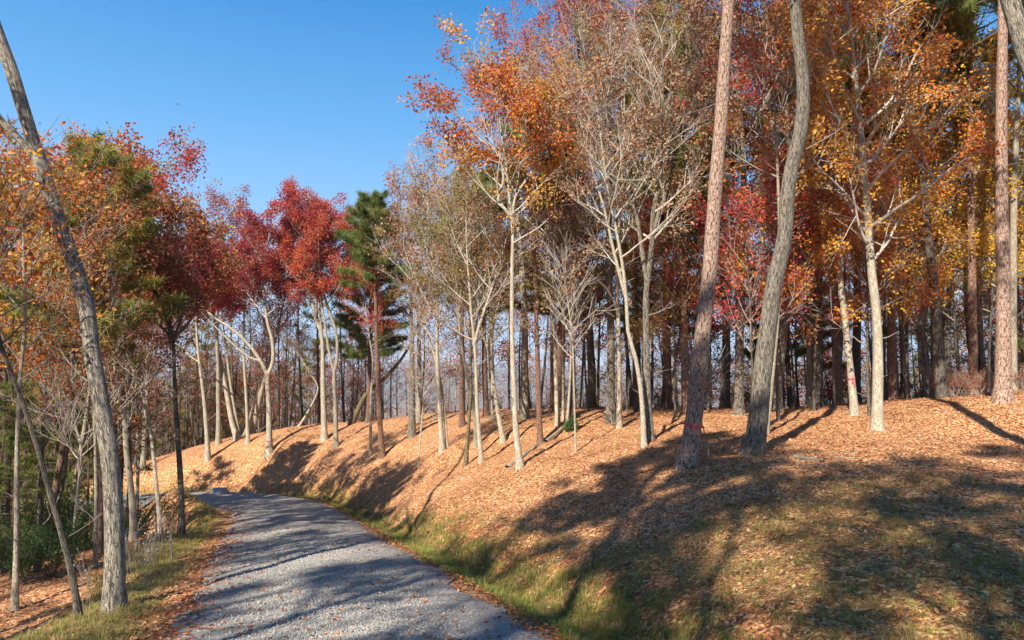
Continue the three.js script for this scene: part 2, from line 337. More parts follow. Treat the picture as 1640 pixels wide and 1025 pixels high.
{
  const axis = (lo, hi, step, end, grow) => { const v = []; for (let x = lo; x <= hi + 1e-6; x += step) v.push(x); let s = step, x = hi; while (x < end) { s *= grow; x += s; v.push(x); } s = step; x = lo; while (x > -end) { s *= grow; x -= s; v.unshift(x); } return v; };
  const X = axis(-22, 20, 0.3, 7000, 1.14), Z = axis(-46, 2, 0.3, 7000, 1.14), nx = X.length, nz = Z.length;
  const p = new Float32Array(nx * nz * 3), c = new Float32Array(nx * nz * 3), t = new Float32Array(nx * nz * 2), idx = [];
  for (let j = 0; j < nz; j++) for (let i = 0; i < nx; i++) {
    const x = X[i], z = Z[j], k = j * nx + i, r = Math.hypot(x, z + 18);
    p[k * 3] = x; p[k * 3 + 1] = ground(x, z); p[k * 3 + 2] = z; t[k * 2] = x / 2.0; t[k * 2 + 1] = z / 2.0;
    let rgb = [1, 1, 1];
    if (r < 70) {
      const [g, cl, lat] = zones(x, z), v = 1 + 0.16 * fbm(x * 0.5 + 3, z * 0.5) + 0.08 * n2(x * 2.2, z * 2.2), tan = sstep(0, 0.7, fbm(x * 0.22 + 90, z * 0.22)) * 0.5;
      rgb = [v * (1 + 0.02 * tan), v * (1 + 0.14 * tan), v * (1 + 0.1 * tan)];
      const mix = (q, k2) => { for (let e = 0; e < 3; e++) rgb[e] += (q[e] - rgb[e]) * k2; };
      mix([0.50, 0.62, 0.34], g * 0.9); mix([0.92, 0.66, 0.50], cl * 0.75);
      if (lat < -4) mix([0.72, 0.66, 0.60], sstep(-4, -7, lat) * 0.7);
    } else rgb = [0.55, 0.5, 0.44];
    c.set(rgb, k * 3);
    if (i && j) { const b = k - nx - 1; idx.push(b, k - 1, k, b, k, b + 1); }
  }
  const g = new THREE.BufferGeometry();
  g.setAttribute('position', new THREE.BufferAttribute(p, 3)); g.setAttribute('color', new THREE.BufferAttribute(c, 3)); g.setAttribute('uv', new THREE.BufferAttribute(t, 2)); g.setIndex(idx); g.computeVertexNormals();
  const m = shade(new THREE.Mesh(g, new THREE.MeshStandardMaterial({ map: litterMap, bumpMap: litterBump, bumpScale: 0.022, vertexColors: true, roughness: 0.95 })));
  m.name = 'ground'; m.userData = { kind: 'structure', label: 'sloping woodland ground covered in orange and tan fallen leaves', category: 'ground' }; scene.add(m);
}
{ // gravel road
  const p = [], t = [], idx = [], cross = 16;
  for (let k = 0; k <= ROADN; k++) for (let j = 0; j <= cross; j++) {
    const q = roadPts[k], s = roadSide[k], f = j / cross * 2 - 1, edge = 2.12 + 0.14 * n2(k * 0.16, f > 0 ? 1 : 9) + 0.10 * n2(k * 0.6, f > 0 ? 4 : 7), o = f * edge;
    const x = q.x + s.x * o, z = q.z + s.z * o, rut = -0.025 * (Math.exp(-(((Math.abs(o) - 0.85) / 0.3) ** 2)));
    p.push(x, q.y + 0.05 * (1 - f * f) - (Math.abs(f) > 0.99 ? 0.075 : 0) + rut + 0.012 * n2(x * 1.3, z * 1.3), z); t.push(x / 2.0, z / 2.0);
    if (k && j) { const a = (k - 1) * (cross + 1) + j - 1; idx.push(a, a + 1, a + cross + 2, a, a + cross + 2, a + cross + 1); }
  }
  const g = new THREE.BufferGeometry(); g.setAttribute('position', new THREE.Float32BufferAttribute(p, 3)); g.setAttribute('uv', new THREE.Float32BufferAttribute(t, 2)); g.setIndex(idx); g.computeVertexNormals();
  const m = shade(new THREE.Mesh(g, new THREE.MeshStandardMaterial({ map: gravelMap, bumpMap: gravelBump, bumpScale: 0.03, roughness: 0.95 })));
  m.name = 'road'; m.userData = { kind: 'structure', label: 'grey gravel road curving left and downhill through the woods', category: 'road' }; scene.add(m);
}
{ // far blue mountains beyond the valley
  const ridge = (dist, base, h, seed, name) => {
    const p = [], idx = [], n = 160, rows = 8;
    for (let i = 0; i <= n; i++) for (let j = 0; j <= rows; j++) {
      const a = (i / n - 0.5) * 2.6, f = j / rows, top = h * (0.72 + 0.35 * n2(a * 2.2 + seed, seed) + 0.13 * n2(a * 7, seed + 4)), rr = dist * (1 + f * 0.45);
      p.push(Math.sin(a) * rr, base + (top - base) * Math.sin(f * Math.PI * 0.5) + (j > 0 && j < rows ? 30 * n2(a * 14 + seed, f * 4) : 0), -Math.cos(a) * rr);
      if (i && j) { const b = (i - 1) * (rows + 1) + j - 1; idx.push(b, b + rows + 1, b + rows + 2, b, b + rows + 2, b + 1); }
    }
    const g = new THREE.BufferGeometry(); g.setAttribute('position', new THREE.Float32BufferAttribute(p, 3)); g.setIndex(idx); g.computeVertexNormals();
    const m = shade(new THREE.Mesh(g, new THREE.MeshStandardMaterial({ color: new THREE.Color().setRGB(0.10, 0.085, 0.075), roughness: 1 })));
    m.name = name; m.userData = { kind: 'structure', label: name === 'mountain' ? 'hazy blue mountain ridge far beyond the trees' : 'lower wooded ridge across the valley', category: 'mountain' }; scene.add(m);
  };
  ridge(2600, -150, 30, 3.1, 'hill'); ridge(4200, -150, 120, 8.7, 'mountain');
}

// ------------------------------------------------------------------ trees
const UP = V(0, 1, 0), stems = new Map();
function along(pts, s) { // point and direction at a share of a polyline's length
  const L = [0]; for (let k = 1; k < pts.length; k++) L.push(L[k - 1] + pts[k].distanceTo(pts[k - 1]));
  const want = clamp(s) * L[L.length - 1]; let k = 1; while (k < pts.length - 1 && L[k] < want) k++;
  const f = (want - L[k - 1]) / Math.max(1e-6, L[k] - L[k - 1]);
  return [pts[k - 1].clone().lerp(pts[k], f), pts[k].clone().sub(pts[k - 1]).normalize(), L[L.length - 1]];
}
function bend(R, from, dir, len, n, lift, wild) { // a wandering branch
  const pts = [from.clone()], d = dir.clone();
  for (let k = 0; k < n; k++) { d.x += gauss(R) * wild; d.y += gauss(R) * wild + lift; d.z += gauss(R) * wild; d.normalize(); pts.push(pts[k].clone().addScaledVector(d, len / n)); }
  return pts;
}
const taper = (n, a, b) => Array.from({ length: n }, (_, k) => a + (b - a) * (k / (n - 1)));
function grow(tree, o) {
  const R = rng(o.seed), fine = new Buf(), leaves = new Copies(), H = o.H, cb = o.cb, far = o.far, pal = PALETTE[o.pal], fade = o.fade ?? 1;
  const sides = far ? 6 : o.r0 > 0.12 ? 14 : 9;
  // the trunk, from 0.35 m under the ground to its top
  const curve = new THREE.CatmullRomCurve3(o.trunk, false, 'centripetal'), n = far ? 9 : Math.max(12, Math.ceil(curve.getLength() / 0.45));
  const spine = curve.getSpacedPoints(n), rTop = o.rTop ?? Math.max(0.02, o.r0 * 0.22), rad = spine.map((p, k) => { const s = k / n; return (o.r0 + (rTop - o.r0) * Math.pow(s, o.style === 'pine' ? 1.15 : 0.9)) * (1 + 0.38 * Math.exp(-Math.max(0, p.y) / 0.3)); });
  const wood = new Buf(); wood.tube([spine[0].clone().add(V(0, -0.35, 0)), ...spine], [rad[0] * 1.1, ...rad], sides, { rough: far ? 0 : 0.07, lobes: far ? 0 : 0.16, seed: o.seed % 50, cap: true });
  const trunk = part(tree, 'trunk', wood.geometry(!far), bark[o.bark]);
  stems.set(o.label, { spine, rad, at: tree.position });
  const axes = [[spine, rad, 1]];
  for (const f of o.forks ?? []) {
    const fs = new THREE.CatmullRomCurve3(f.pts, false, 'centripetal').getSpacedPoints(12), fr = taper(13, f.r0, Math.max(0.018, f.r0 * 0.3)), b = new Buf();
    b.tube(fs, fr, 8, { rough: 0.06, seed: o.seed % 31, cap: true }); part(trunk, 'limb', b.geometry(true), bark[o.bark]);
    axes.push([fs, fr, 0.75]);
  }
  const spots = [];
  const tint = (base) => { const c = pal[R() < 0.6 ? base : (R() * pal.length) | 0], j = (0.82 + R() * 0.4) * fade; return [c[0] * j, c[1] * j * (0.9 + R() * 0.2), c[2] * j]; };
  if (o.style === 'pine') {
    const gap = far ? 0.85 : 0.5, tuft = far ? tuftFar : tuftPine;
    for (let y = cb; y < H - 0.25; y += gap * (0.75 + R() * 0.5)) {
      const t = (y - cb) / (H - cb), k = far ? 3 : 4 + (R() * 2 | 0), a0 = R() * 6.28, [at] = along(spine, (y - spine[0].y) / (spine[n].y - spine[0].y));
      for (let q = 0; q < k; q++) {
        if (R() < (o.gaps ?? 0.12)) continue;
        const a = a0 + q / k * 6.28 + gauss(R) * 0.3, len = o.R * (0.35 + 0.65 * Math.sin(Math.PI * (0.35 + 0.55 * t))) * (1 - 0.55 * t * t) * (0.65 + R() * 0.55), el = -0.05 + 0.5 * t + gauss(R) * 0.15;
        const pts = bend(R, at, V(Math.cos(a) * Math.cos(el), Math.sin(el), Math.sin(a) * Math.cos(el)), len, far ? 3 : 5, 0.06, 0.09);
        fine.tube(pts, taper(pts.length, Math.max(0.012, len * 0.013), 0.006), far ? 3 : 5);
        const base = (R() * pal.length) | 0, m = far ? 3 : Math.max(5, Math.round(len * 5.5));
        for (let e = 0; e < m; e++) {
          const s = 0.3 + 0.72 * (e + R()) / m, [p, d] = along(pts, Math.min(1, s)), side = e % 2 ? 1 : -1, tw = bend(R, p, d.clone().add(V(-d.z, 0.25, d.x).multiplyScalar(side * (0.5 + R() * 0.6))).normalize(), (0.22 + 0.3 * R()) * (1.25 - s * 0.6) * Math.min(1.5, len * 0.55), 2, 0.12, 0.1);
          if (!far) fine.tube(tw, [0.006, 0.005, 0.003], 3);
          const c = far ? 2 : 4; for (let w = 0; w < c; w++) spots.push([along(tw, 0.25 + 0.8 * (w + R() * 0.5) / c)[0], base]);
        }
      }
    }
    for (let y = (o.dead ?? cb * 0.35); y < cb; y += 0.3 + R() * 0.6) { // dead stubs below the crown
      const a = R() * 6.28, [at] = along(spine, (y - spine[0].y) / (spine[n].y - spine[0].y)), len = (0.3 + R() * R() * 1.8) * (far ? 0.6 : 1);
      const pts = bend(R, at, V(Math.cos(a), 0.05 + gauss(R) * 0.2, Math.sin(a)), len, 3, -0.03, 0.14); fine.tube(pts, taper(4, 0.011 + len * 0.006, 0.004), 3);
    }
    const dens = o.den ?? 1;
    for (const [p, base] of spots) { if (R() > dens) continue; p.x += gauss(R) * 0.05; p.y += gauss(R) * 0.05; p.z += gauss(R) * 0.05; leaves.add(p, randQ(R), 0.8 + R() * 0.5, tint(base)); }
    if (!fine.empty) part(tree, 'branches', fine.geometry(), twigMat[o.twig ?? 'brown'], 'stuff');
    if (leaves.m.length) leaves.mesh('crown', tuft, needleMat, tree);
    return tree;
  }
  // broadleaf: limbs leave every axis above the crown base and climb
  const want = o.limbs ?? (far ? 7 : 13), gapsAt = V(R() * 9, R() * 9, R() * 9);
  let total = 0; for (const ax of axes) ax[3] = ax[2] * ax[0].filter((p) => p.y > cb).length, total += ax[3];
  for (const [sp, rd, weight, share] of axes) {
    const count = Math.max(2, Math.round(want * share / Math.max(1, total))), m = sp.length - 1, y0 = Math.max(cb, sp[0].y), y1 = sp[m].y; let a = R() * 6.28;
    for (let q = 0; q <= count; q++) {
      const last = q === count, y = last ? y1 : y0 + (y1 - y0) * (q + R() * 0.8) / count, t = clamp((y - cb) / (H - cb)), s = clamp((y - sp[0].y) / (y1 - sp[0].y)); a += 2.4 + gauss(R) * 0.5;
      const [at, ax] = along(sp, s), r = rd[Math.round(s * m)], len = o.R * (last ? 0.55 : (0.55 + 0.45 * Math.sin(Math.PI * clamp(0.2 + t * 0.75)))) * (0.7 + R() * 0.6), el = last ? 1.2 : 0.45 + 0.5 * t + gauss(R) * 0.2;
      const pts = bend(R, at, V(Math.cos(a) * Math.cos(el), Math.sin(el), Math.sin(a) * Math.cos(el)).addScaledVector(ax, 0.15).normalize(), len, far ? 4 : 7, 0.05, far ? 0.16 : 0.15), r1 = Math.max(0.012, Math.min(r * 0.62, 0.02 + len * 0.012));
      fine.tube(pts, taper(pts.length, r1, Math.max(0.006, r1 * 0.28)), far ? 3 : 6);
      const base = (R() * pal.length) | 0, subs = far ? 4 : Math.max(4, Math.round(len * 2.6));
      for (let e = 0; e < subs; e++) {
        const u = 0.18 + 0.82 * (e + R()) / subs, [p2, d2] = along(pts, Math.min(1, u)), l2 = (0.35 + 0.3 * R()) * Math.min(2.6, len) * (1.15 - 0.6 * u) + 0.3;
        const side = V(gauss(R), gauss(R) * 0.7 + 0.25, gauss(R)).normalize(), b2 = bend(R, p2, d2.clone().multiplyScalar(0.75).add(side.multiplyScalar(0.8)).normalize(), l2, far ? 2 : 4, 0.06, 0.17), r2 = Math.max(0.007, r1 * 0.42);
        fine.tube(b2, taper(b2.length, r2, 0.0045), far ? 3 : 4);
        const tws = far ? 2 : Math.round((o.twigs ?? 1) * (4 + 2 * R()));
        for (let w = 0; w < tws; w++) {
          const uu = 0.25 + 0.75 * (w + R()) / tws, [p3, d3] = along(b2, Math.min(1, uu)), b3 = bend(R, p3, d3.clone().add(V(gauss(R), gauss(R) + 0.15, gauss(R)).multiplyScalar(0.75)).normalize(), (0.3 + R() * 0.55) * (far ? 1.4 : 1), 2, 0.05, 0.16);
          if (!far || w === 0) fine.tube(b3, [Math.max(0.005, r2 * 0.5), 0.0045, 0.003], 3);
          const k = far ? 2 : 3; for (let z = 0; z < k; z++) spots.push([along(b3, 0.15 + 0.95 * (z + R() * 0.6) / k)[0], base]);
        }
      }
    }
  }
  for (let y = cb * 0.3; y < cb; y += 1.1 + R() * 1.6) { // a few small dead side branches
    if (far) break;
    const a = R() * 6.28, [at] = along(spine, (y - spine[0].y) / (spine[n].y - spine[0].y)), len = 0.3 + R() * R() * 1.5, pts = bend(R, at, V(Math.cos(a), 0.45, Math.sin(a)).normalize(), len, 4, 0.02, 0.2);
    fine.tube(pts, taper(5, 0.007 + len * 0.006, 0.003), 4);
    if (len > 0.7) for (let e = 0; e < 3; e++) { const [p, d] = along(pts, 0.4 + 0.2 * e); fine.tube(bend(R, p, d.clone().add(V(gauss(R), 0.3, gauss(R)).multiplyScalar(0.7)).normalize(), 0.35 + R() * 0.3, 2, 0.02, 0.15), [0.005, 0.004, 0.003], 3); }
  }
  const dens = 0.56 * (o.den ?? 1);
  for (const [p, base] of spots) {
    const clump = n3(p.x * 0.7 + gapsAt.x, p.y * 0.7 + gapsAt.y, p.z * 0.7 + gapsAt.z); // whole boughs lose their leaves first
    if (R() > dens * 1.75 * sstep(-0.32, 0.32, clump)) continue;
    const rep = dens > 0.8 ? 2 : 1; // the fullest crowns carry sprays in pairs
    for (let q = 0; q < rep; q++) leaves.add(V(p.x + gauss(R) * 0.1, p.y + gauss(R) * 0.1, p.z + gauss(R) * 0.1), randQ(R), 0.8 + R() * 0.5, tint(base));
  }
  if (!fine.empty) part(tree, 'branches', fine.geometry(), twigMat[o.twig ?? 'grey'], 'stuff');
  if (leaves.m.length) leaves.mesh('crown', far ? sprayFar : o.r0 > 0.1 ? sprayBig : sprayMid, leafMat, tree);
  return tree;
}
let treeSeed = 1000;
const copy = (src, name, label, group, at, turn, scale) => { const c = src.clone(); c.name = numbered(name); c.userData = { label, category: src.userData.category, group }; c.position.copy(at); c.rotation.y = turn; c.scale.setScalar(scale); scene.add(c); return c; };
const onRise = (R, pts, H) => { // carry a trunk on up to its height
  const last = pts[pts.length - 1], d = pts.length > 1 ? last.clone().sub(pts[pts.length - 2]).normalize() : UP.clone(); let p = last.clone();
  while (p.y < H) { d.x = d.x * 0.85 + gauss(R) * 0.05; d.z = d.z * 0.85 + gauss(R) * 0.05; d.y = Math.max(0.6, d.y); d.normalize(); const s = Math.min(1.6, (H - p.y) / d.y + 0.02); p = p.clone().addScaledVector(d, s); pts.push(p); if (H - p.y < 0.1) break; }
  return pts;
};
const STYLE = {
  pine: { style: 'pine', bark: 'pine', twig: 'brown', pal: 'needle', cb: 0.58, R: 2.3 },
  hardwood: { style: 'broad', bark: 'grey', twig: 'grey', pal: 'rust', cb: 0.45, R: 3.0 },
};
// a surveyed tree: metres ahead, width of its stem and its line in the photograph from the ground up, and what else sets it apart
function surveyed(kind, ahead, w, line, label, o = {}) {
  const R = rng(treeSeed += 17), first = sight(line[0][0], line[0][1], ahead), base = onGround(first.x, first.z), at = line.map(([x, y]) => sight(x, y, ahead).sub(base));
  const lean = gauss(R) * 0.04; at.forEach((p) => { p.z += lean * p.y; });
  at[0].set(0, 0, 0);
  const top = o.top !== undefined ? sight(820, o.top, ahead).y - base.y : o.H;
  const m = { ...STYLE[kind], ...o, label, H: top, seed: treeSeed, r0: w / 2 * ahead / FOCAL };
  m.cb = (o.cb ?? m.cb) * top * (kind === 'hardwood' && ahead > 15 && ahead < 35 ? 0.86 : 1);
  const rise = kind === 'pine' ? top : Math.max(top - 0.5 * m.R, top * 0.75);
  m.trunk = onRise(R, at, rise);
  m.forks = (o.forks ?? []).map((f) => ({ pts: onRise(R, f.line.map(([x, y]) => { const p = sight(x, y, ahead).sub(base); p.z += lean * p.y; return p; }).map((p, k) => (p.z += (f.dz ?? 0) * k * 0.25, p)), Math.min(rise * 1.04, rise * (f.rise ?? 0.9))), r0: f.w / 2 * ahead / FOCAL }));
  return grow(thing(kind + '_tree', label, 'tree', o.group, base), m);
}

// --- left of the road
surveyed('hardwood', 11, 29, [[184, 957], [182, 900], [179, 833], [172, 756], [154, 654], [136, 567], [124, 490], [104, 421], [81, 365], [63, 315], [43, 256], [28, 215], [14, 172], [-6, 110], [-34, 40], [-62, -40]], 'thick grey oak leaning left over the grassy road verge', { bark: 'paleOak', H: 18, cb: 0.88, R: 2.6, pal: 'rust', den: 0.5, limbs: 9, rTop: 0.07, forks: [{ line: [[45, 258], [24, 232], [4, 208], [-20, 185]], w: 13, rise: 0.75 }] });
surveyed('hardwood', 10.6, 10, [[127, 990], [123, 961], [113, 900], [95, 828], [77, 756], [61, 695], [38, 623], [14, 556], [4, 500]], 'thin dark crooked tree bending left in front of the green thicket', { bark: 'darkOak', H: 6.6, cb: 0.6, R: 1.5, pal: 'orange', den: 0.2, twig: 'brown' });
surveyed('hardwood', 13.5, 9, [[24, 966], [24, 865], [22, 741], [24, 613], [30, 520], [26, 420]], 'slim grey tree at the left edge of the picture', { bark: 'grey', H: 8.7, cb: 0.5, R: 1.5, pal: 'orange', den: 0.3 });
surveyed('hardwood', 16.5, 6, [[152, 921], [152, 790], [149, 690], [144, 600], [140, 500]], 'slender straight stem just left of the thick leaning oak', { bark: 'grey', H: 8.2, cb: 0.5, R: 1.4, pal: 'rust', den: 0.4 });
surveyed('hardwood', 17, 5, [[116, 880], [121, 820], [126, 770], [130, 720], [124, 690], [110, 672]], 'pale twisted sapling with bare zigzag branches in the left woods', { bark: 'pale', H: 4.2, cb: 0.6, R: 1.5, pal: 'beige', den: 0.04, twig: 'pale' });
surveyed('hardwood', 20.5, 11, [[215, 865], [212, 798], [205, 734], [200, 661], [187, 586], [181, 536], [178, 492], [181, 445]], 'tall grey tree behind the leaning oak with orange crown', { bark: 'grey', top: 262, cb: 0.55, R: 2.0, pal: 'orange', den: 0.7, forks: [{ line: [[180, 470], [168, 430], [160, 385]], w: 6 }, { line: [[181, 455], [200, 432], [214, 418]], w: 5, rise: 0.8 }] });
surveyed('hardwood', 21.5, 7, [[258, 858], [252, 790], [246, 728], [239, 672], [226, 624], [204, 565]], 'pale slanting stem left of the dark forked roadside tree', { bark: 'pale', H: 8.6, cb: 0.5, R: 2.0, pal: 'rust', den: 0.5, twig: 'pale' });
surveyed('hardwood', 20.5, 10.5, [[291, 845], [289, 791], [285, 735], [280, 676], [276, 613], [272, 545], [268, 520]], 'dark forked tree on the grassy inside of the bend', { bark: 'darkOak', H: 9.6, cb: 0.6, R: 1.6, pal: 'rust', den: 0.75, twig: 'brown', limbs: 20, forks: [{ line: [[272, 548], [258, 500], [237, 457], [222, 430], [232, 395]], w: 8, rise: 1.0 }, { line: [[273, 545], [283, 513], [292, 480], [296, 461]], w: 5, rise: 0.9 }, { line: [[270, 540], [238, 508], [200, 476]], w: 4, rise: 0.8 }] });
surveyed('pine', 18, 9, [[160, 880], [162, 740], [158, 620], [152, 480], [148, 400]], 'tall pine with yellowing needles behind the leaning oak', { bark: 'darkPine', top: 236, cb: 0.5, R: 2.3, pal: 'needleYellow', gaps: 0.12, den: 0.6 });
surveyed('hardwood', 17.5, 9, [[60, 905], [62, 800], [66, 700], [70, 600], [72, 520]], 'orange leaved tree left of the leaning oak', { bark: 'darkOak', top: 300, cb: 0.42, R: 1.7, pal: 'orange', den: 0.7 });
surveyed('hardwood', 19, 8, [[8, 905], [10, 780], [2, 650], [8, 560]], 'reddish orange tree filling the left margin', { bark: 'darkOak', top: 255, cb: 0.5, R: 2.0, pal: 'mixed', den: 1.0 });
surveyed('hardwood', 25.5, 9, [[205, 838], [206, 760], [203, 660], [207, 560], [214, 470]], 'rust and crimson oak whose crown tops the left woods', { bark: 'darkOak', top: 252, cb: 0.52, R: 3.0, pal: 'mixed', den: 1.2 });
surveyed('hardwood', 29, 7, [[222, 800], [218, 720], [214, 640], [216, 560]], 'rusty half bare tree in the left woods beside the shrub', { bark: 'grey', top: 420, cb: 0.4, R: 2.6, pal: 'rust', den: 0.9 });
surveyed('pine', 30, 8, [[95, 835], [96, 700], [92, 560], [95, 470]], 'olive green pine among the far left trunks', { bark: 'darkPine', top: 330, cb: 0.4, R: 2.8, pal: 'needleYellow', gaps: 0.05 });

// --- across the bend
surveyed('hardwood', 44.5, 7.5, [[333, 735], [332, 702], [328, 643], [319, 561]], 'slim pale tree alone at the left foot of the leafy bank', { bark: 'pale', top: 400, cb: 0.6, R: 2.6, pal: 'red', den: 0.9, twig: 'pale', forks: [{ line: [[320, 580], [308, 572], [296, 560]], w: 3, rise: 0.8 }] });
surveyed('hardwood', 47, 9, [[380, 718], [372, 680], [362, 630], [352, 583]], 'stout pale trunk leaning left beside a thin twin on the bank', { bark: 'pale', top: 388, cb: 0.55, R: 3.2, pal: 'crimson', den: 1.3, twig: 'pale' });
surveyed('hardwood', 47.3, 5, [[383, 717], [378, 670], [369, 613]], 'thin stem growing from beside the stout left leaning trunk', { bark: 'pale', top: 430, cb: 0.6, R: 1.9, pal: 'rust', den: 0.5 });
surveyed('hardwood', 46, 6, [[397, 719], [396, 650], [393, 583]], 'straight slender stem left of a forked red tree', { bark: 'pale', top: 400, cb: 0.6, R: 2.6, pal: 'crimson', den: 1.2 });
surveyed('hardwood', 49, 9, [[402, 713], [409, 672], [419, 628], [430, 590]], 'grey trunk leaning right behind the forked red tree', { bark: 'grey', top: 420, cb: 0.55, R: 2.8, pal: 'rust', den: 0.8 });
surveyed('hardwood', 50, 4, [[391, 709], [400, 668], [413, 613]], 'thin stem crossing in front of the right leaning grey trunk', { bark: 'grey', H: 8, cb: 0.6, R: 1.6, pal: 'orange', den: 0.6 });
surveyed('hardwood', 43.5, 10, [[431.5, 722], [431.5, 652], [430.5, 600], [438, 583], [438, 546], [431, 519], [426, 480]], 'pale low forked tree with crimson crown above the bend', { bark: 'pale', top: 372, cb: 0.58, R: 3.2, pal: 'crimson', den: 1.5, twig: 'pale', limbs: 18, forks: [{ line: [[430, 603], [421, 583], [406, 559], [380, 532], [345, 508]], w: 6, rise: 0.86 }, { line: [[418, 578], [400, 572], [372, 548]], w: 4, rise: 0.72 }] });
surveyed('hardwood', 48, 4, [[477, 705], [486, 672], [509, 626], [508, 616], [495, 596]], 'crooked pale sapling with a kinked elbow on the bank', { bark: 'pale', H: 6.0, cb: 0.8, R: 1.3, pal: 'beige', den: 0.07, twig: 'pale' });
surveyed('hardwood', 44, 10, [[519.5, 704], [518, 619], [516, 536], [508, 513], [498, 470]], 'straight grey trunk under the brightest red crown', { bark: 'pale', top: 334, cb: 0.56, R: 3.3, pal: 'red', den: 1.6, limbs: 18, forks: [{ line: [[517, 545], [514, 510], [512, 480]], w: 6 }] });
surveyed('hardwood', 41.5, 8, [[538, 715], [537, 652], [535, 596], [539, 579], [538, 533], [528, 503], [516, 463]], 'wavy grey trunk right of the brightest red tree', { bark: 'grey', top: 345, cb: 0.55, R: 2.9, pal: 'red', den: 1.5, forks: [{ line: [[535, 598], [526, 560], [520, 520]], w: 5 }] });
surveyed('hardwood', 46.5, 9, [[562, 699], [572, 659], [586, 632], [619, 602], [650, 563], [668, 520]], 'mossy trunk slanting far right between upright stems', { bark: 'moss', H: 9.5, cb: 0.6, R: 2.2, pal: 'rust', den: 0.5 });
surveyed('pine', 35.5, 9, [[612, 732], [606, 636], [603, 553], [601, 453], [600, 400]], 'slender pine with bushy green top against the sky', { bark: 'redPine', top: 312, cb: 0.66, R: 2.1, pal: 'needle', gaps: 0.02, dead: 3 });
surveyed('hardwood', 36.5, 5, [[593.5, 724], [594, 636], [597, 579], [592, 543]], 'thin grey stem left of the slender green topped pine', { bark: 'grey', top: 420, cb: 0.55, R: 1.8, pal: 'red', den: 0.7 });

// --- middle of the bank
surveyed('hardwood', 37, 11.5, [[660, 700], [660, 619], [660, 553], [659, 493]], 'stout upright grey trunk left of a white double stem', { bark: 'oak', top: 330, cb: 0.5, R: 2.8, pal: 'rust', den: 0.59 });
surveyed('hardwood', 29, 8.5, [[708, 720], [703, 636], [699.5, 569], [699.5, 503], [696, 453]], 'whitish slim tree with bare feathery crown and thin companion', { bark: 'pale', top: 268, cb: 0.42, R: 2.3, pal: 'beige', den: 0.11, twig: 'pale', limbs: 20, twigs: 1.4, forks: [{ line: [[699, 510], [676, 470], [658, 430], [648, 405]], w: 4, rise: 0.8 }, { line: [[698, 480], [712, 440], [722, 400]], w: 5, rise: 0.95 }] });
surveyed('hardwood', 29.2, 5, [[716, 722], [708, 626], [692, 560], [680, 520]], 'thin stem leaning left close beside the whitish bare tree', { bark: 'pale', H: 8, cb: 0.5, R: 1.6, pal: 'beige', den: 0.10, twig: 'pale' });
surveyed('hardwood', 29.6, 3, [[670, 726], [678, 632], [682, 560]], 'very thin pale sapling in front of the stout grey trunk', { bark: 'pale', H: 5.2, cb: 0.45, R: 1.0, pal: 'beige', den: 0.06, twig: 'pale' });
surveyed('hardwood', 26, 6.5, [[746, 729], [751, 672], [754, 626], [753, 536]], 'mossy brown thin trunk left of a grey forked tree', { bark: 'moss', top: 340, cb: 0.5, R: 1.9, pal: 'olive', den: 0.5 });
surveyed('hardwood', 24.5, 8, [[771, 740], [764, 652], [762, 586], [759, 543], [754, 496], [752, 466]], 'slightly bowed grey tree shaded at its foot on the bank', { bark: 'pale', top: 300, cb: 0.5, R: 2.1, pal: 'beige', den: 0.15, twig: 'pale', limbs: 16, forks: [{ line: [[760, 548], [768, 520], [778, 490], [785, 470]], w: 5, rise: 0.9 }] });
surveyed('hardwood', 28, 7, [[762, 719], [759, 652], [745, 590], [735, 520], [730, 470]], 'grey stem behind the bowed grey tree on the bank', { bark: 'grey', top: 310, cb: 0.5, R: 2.2, pal: 'olive', den: 0.4, twigs: 1.3 });
surveyed('hardwood', 27.5, 8, [[806, 705], [796, 652], [787, 592], [782, 559], [772, 536], [770, 500]], 'sinuous pale tree curving left out of the slope', { bark: 'pale', top: 345, cb: 0.5, R: 2.0, pal: 'beige', den: 0.12, twig: 'pale', forks: [{ line: [[781, 556], [790, 520], [800, 480]], w: 5 }] });
surveyed('hardwood', 35, 5.5, [[788, 682], [788, 592], [787, 503]], 'thin straight stem behind the sinuous pale tree', { bark: 'pale', top: 370, cb: 0.5, R: 2.0, pal: 'rust', den: 0.5 });
surveyed('hardwood', 40, 8, [[741, 677], [742, 590], [740, 500]], 'dark trunk near the crest behind the mossy thin trunk', { bark: 'darkOak', top: 360, cb: 0.45, R: 2.6, pal: 'olive', den: 0.7 });
surveyed('hardwood', 21.3, 11, [[833, 740], [826, 685], [823, 619], [820.5, 553], [820, 486], [820, 430], [821, 360], [818, 335]], 'tall whitish tree with a lyre shaped fork high up', { bark: 'pale', top: 96, cb: 0.62, R: 2.5, pal: 'orange', den: 0.76, twig: 'pale', limbs: 18, forks: [{ line: [[820, 345], [808, 328], [797, 312], [806, 281], [800, 240]], w: 6, rise: 0.93 }, { line: [[820, 340], [826, 307], [838, 288], [852, 268]], w: 5, rise: 0.98 }] });
surveyed('pine', 26, 9, [[865, 710], [863, 652], [861, 586], [859, 519], [857, 453], [855, 395], [855, 307]], 'straight pinkish brown pine right of the lyre forked tree', { bark: 'redPine', top: 150, cb: 0.66, R: 2.2, pal: 'needle', den: 0.8, dead: 5 });
surveyed('hardwood', 33, 8, [[885, 667], [884.6, 600], [884, 553], [884, 450]], 'brown upright trunk behind a cluster of pale poles', { bark: 'redPine', H: 14.5, cb: 0.55, R: 2.6, pal: 'rust', den: 0.8 });
surveyed('hardwood', 28, 8, [[893, 684], [889.6, 586], [887, 486], [885, 440]], 'pale straight pole, thickest of the cluster left of the sapling', { bark: 'pale', H: 13.5, cb: 0.52, R: 2.3, pal: 'red', den: 0.7, twig: 'pale' });
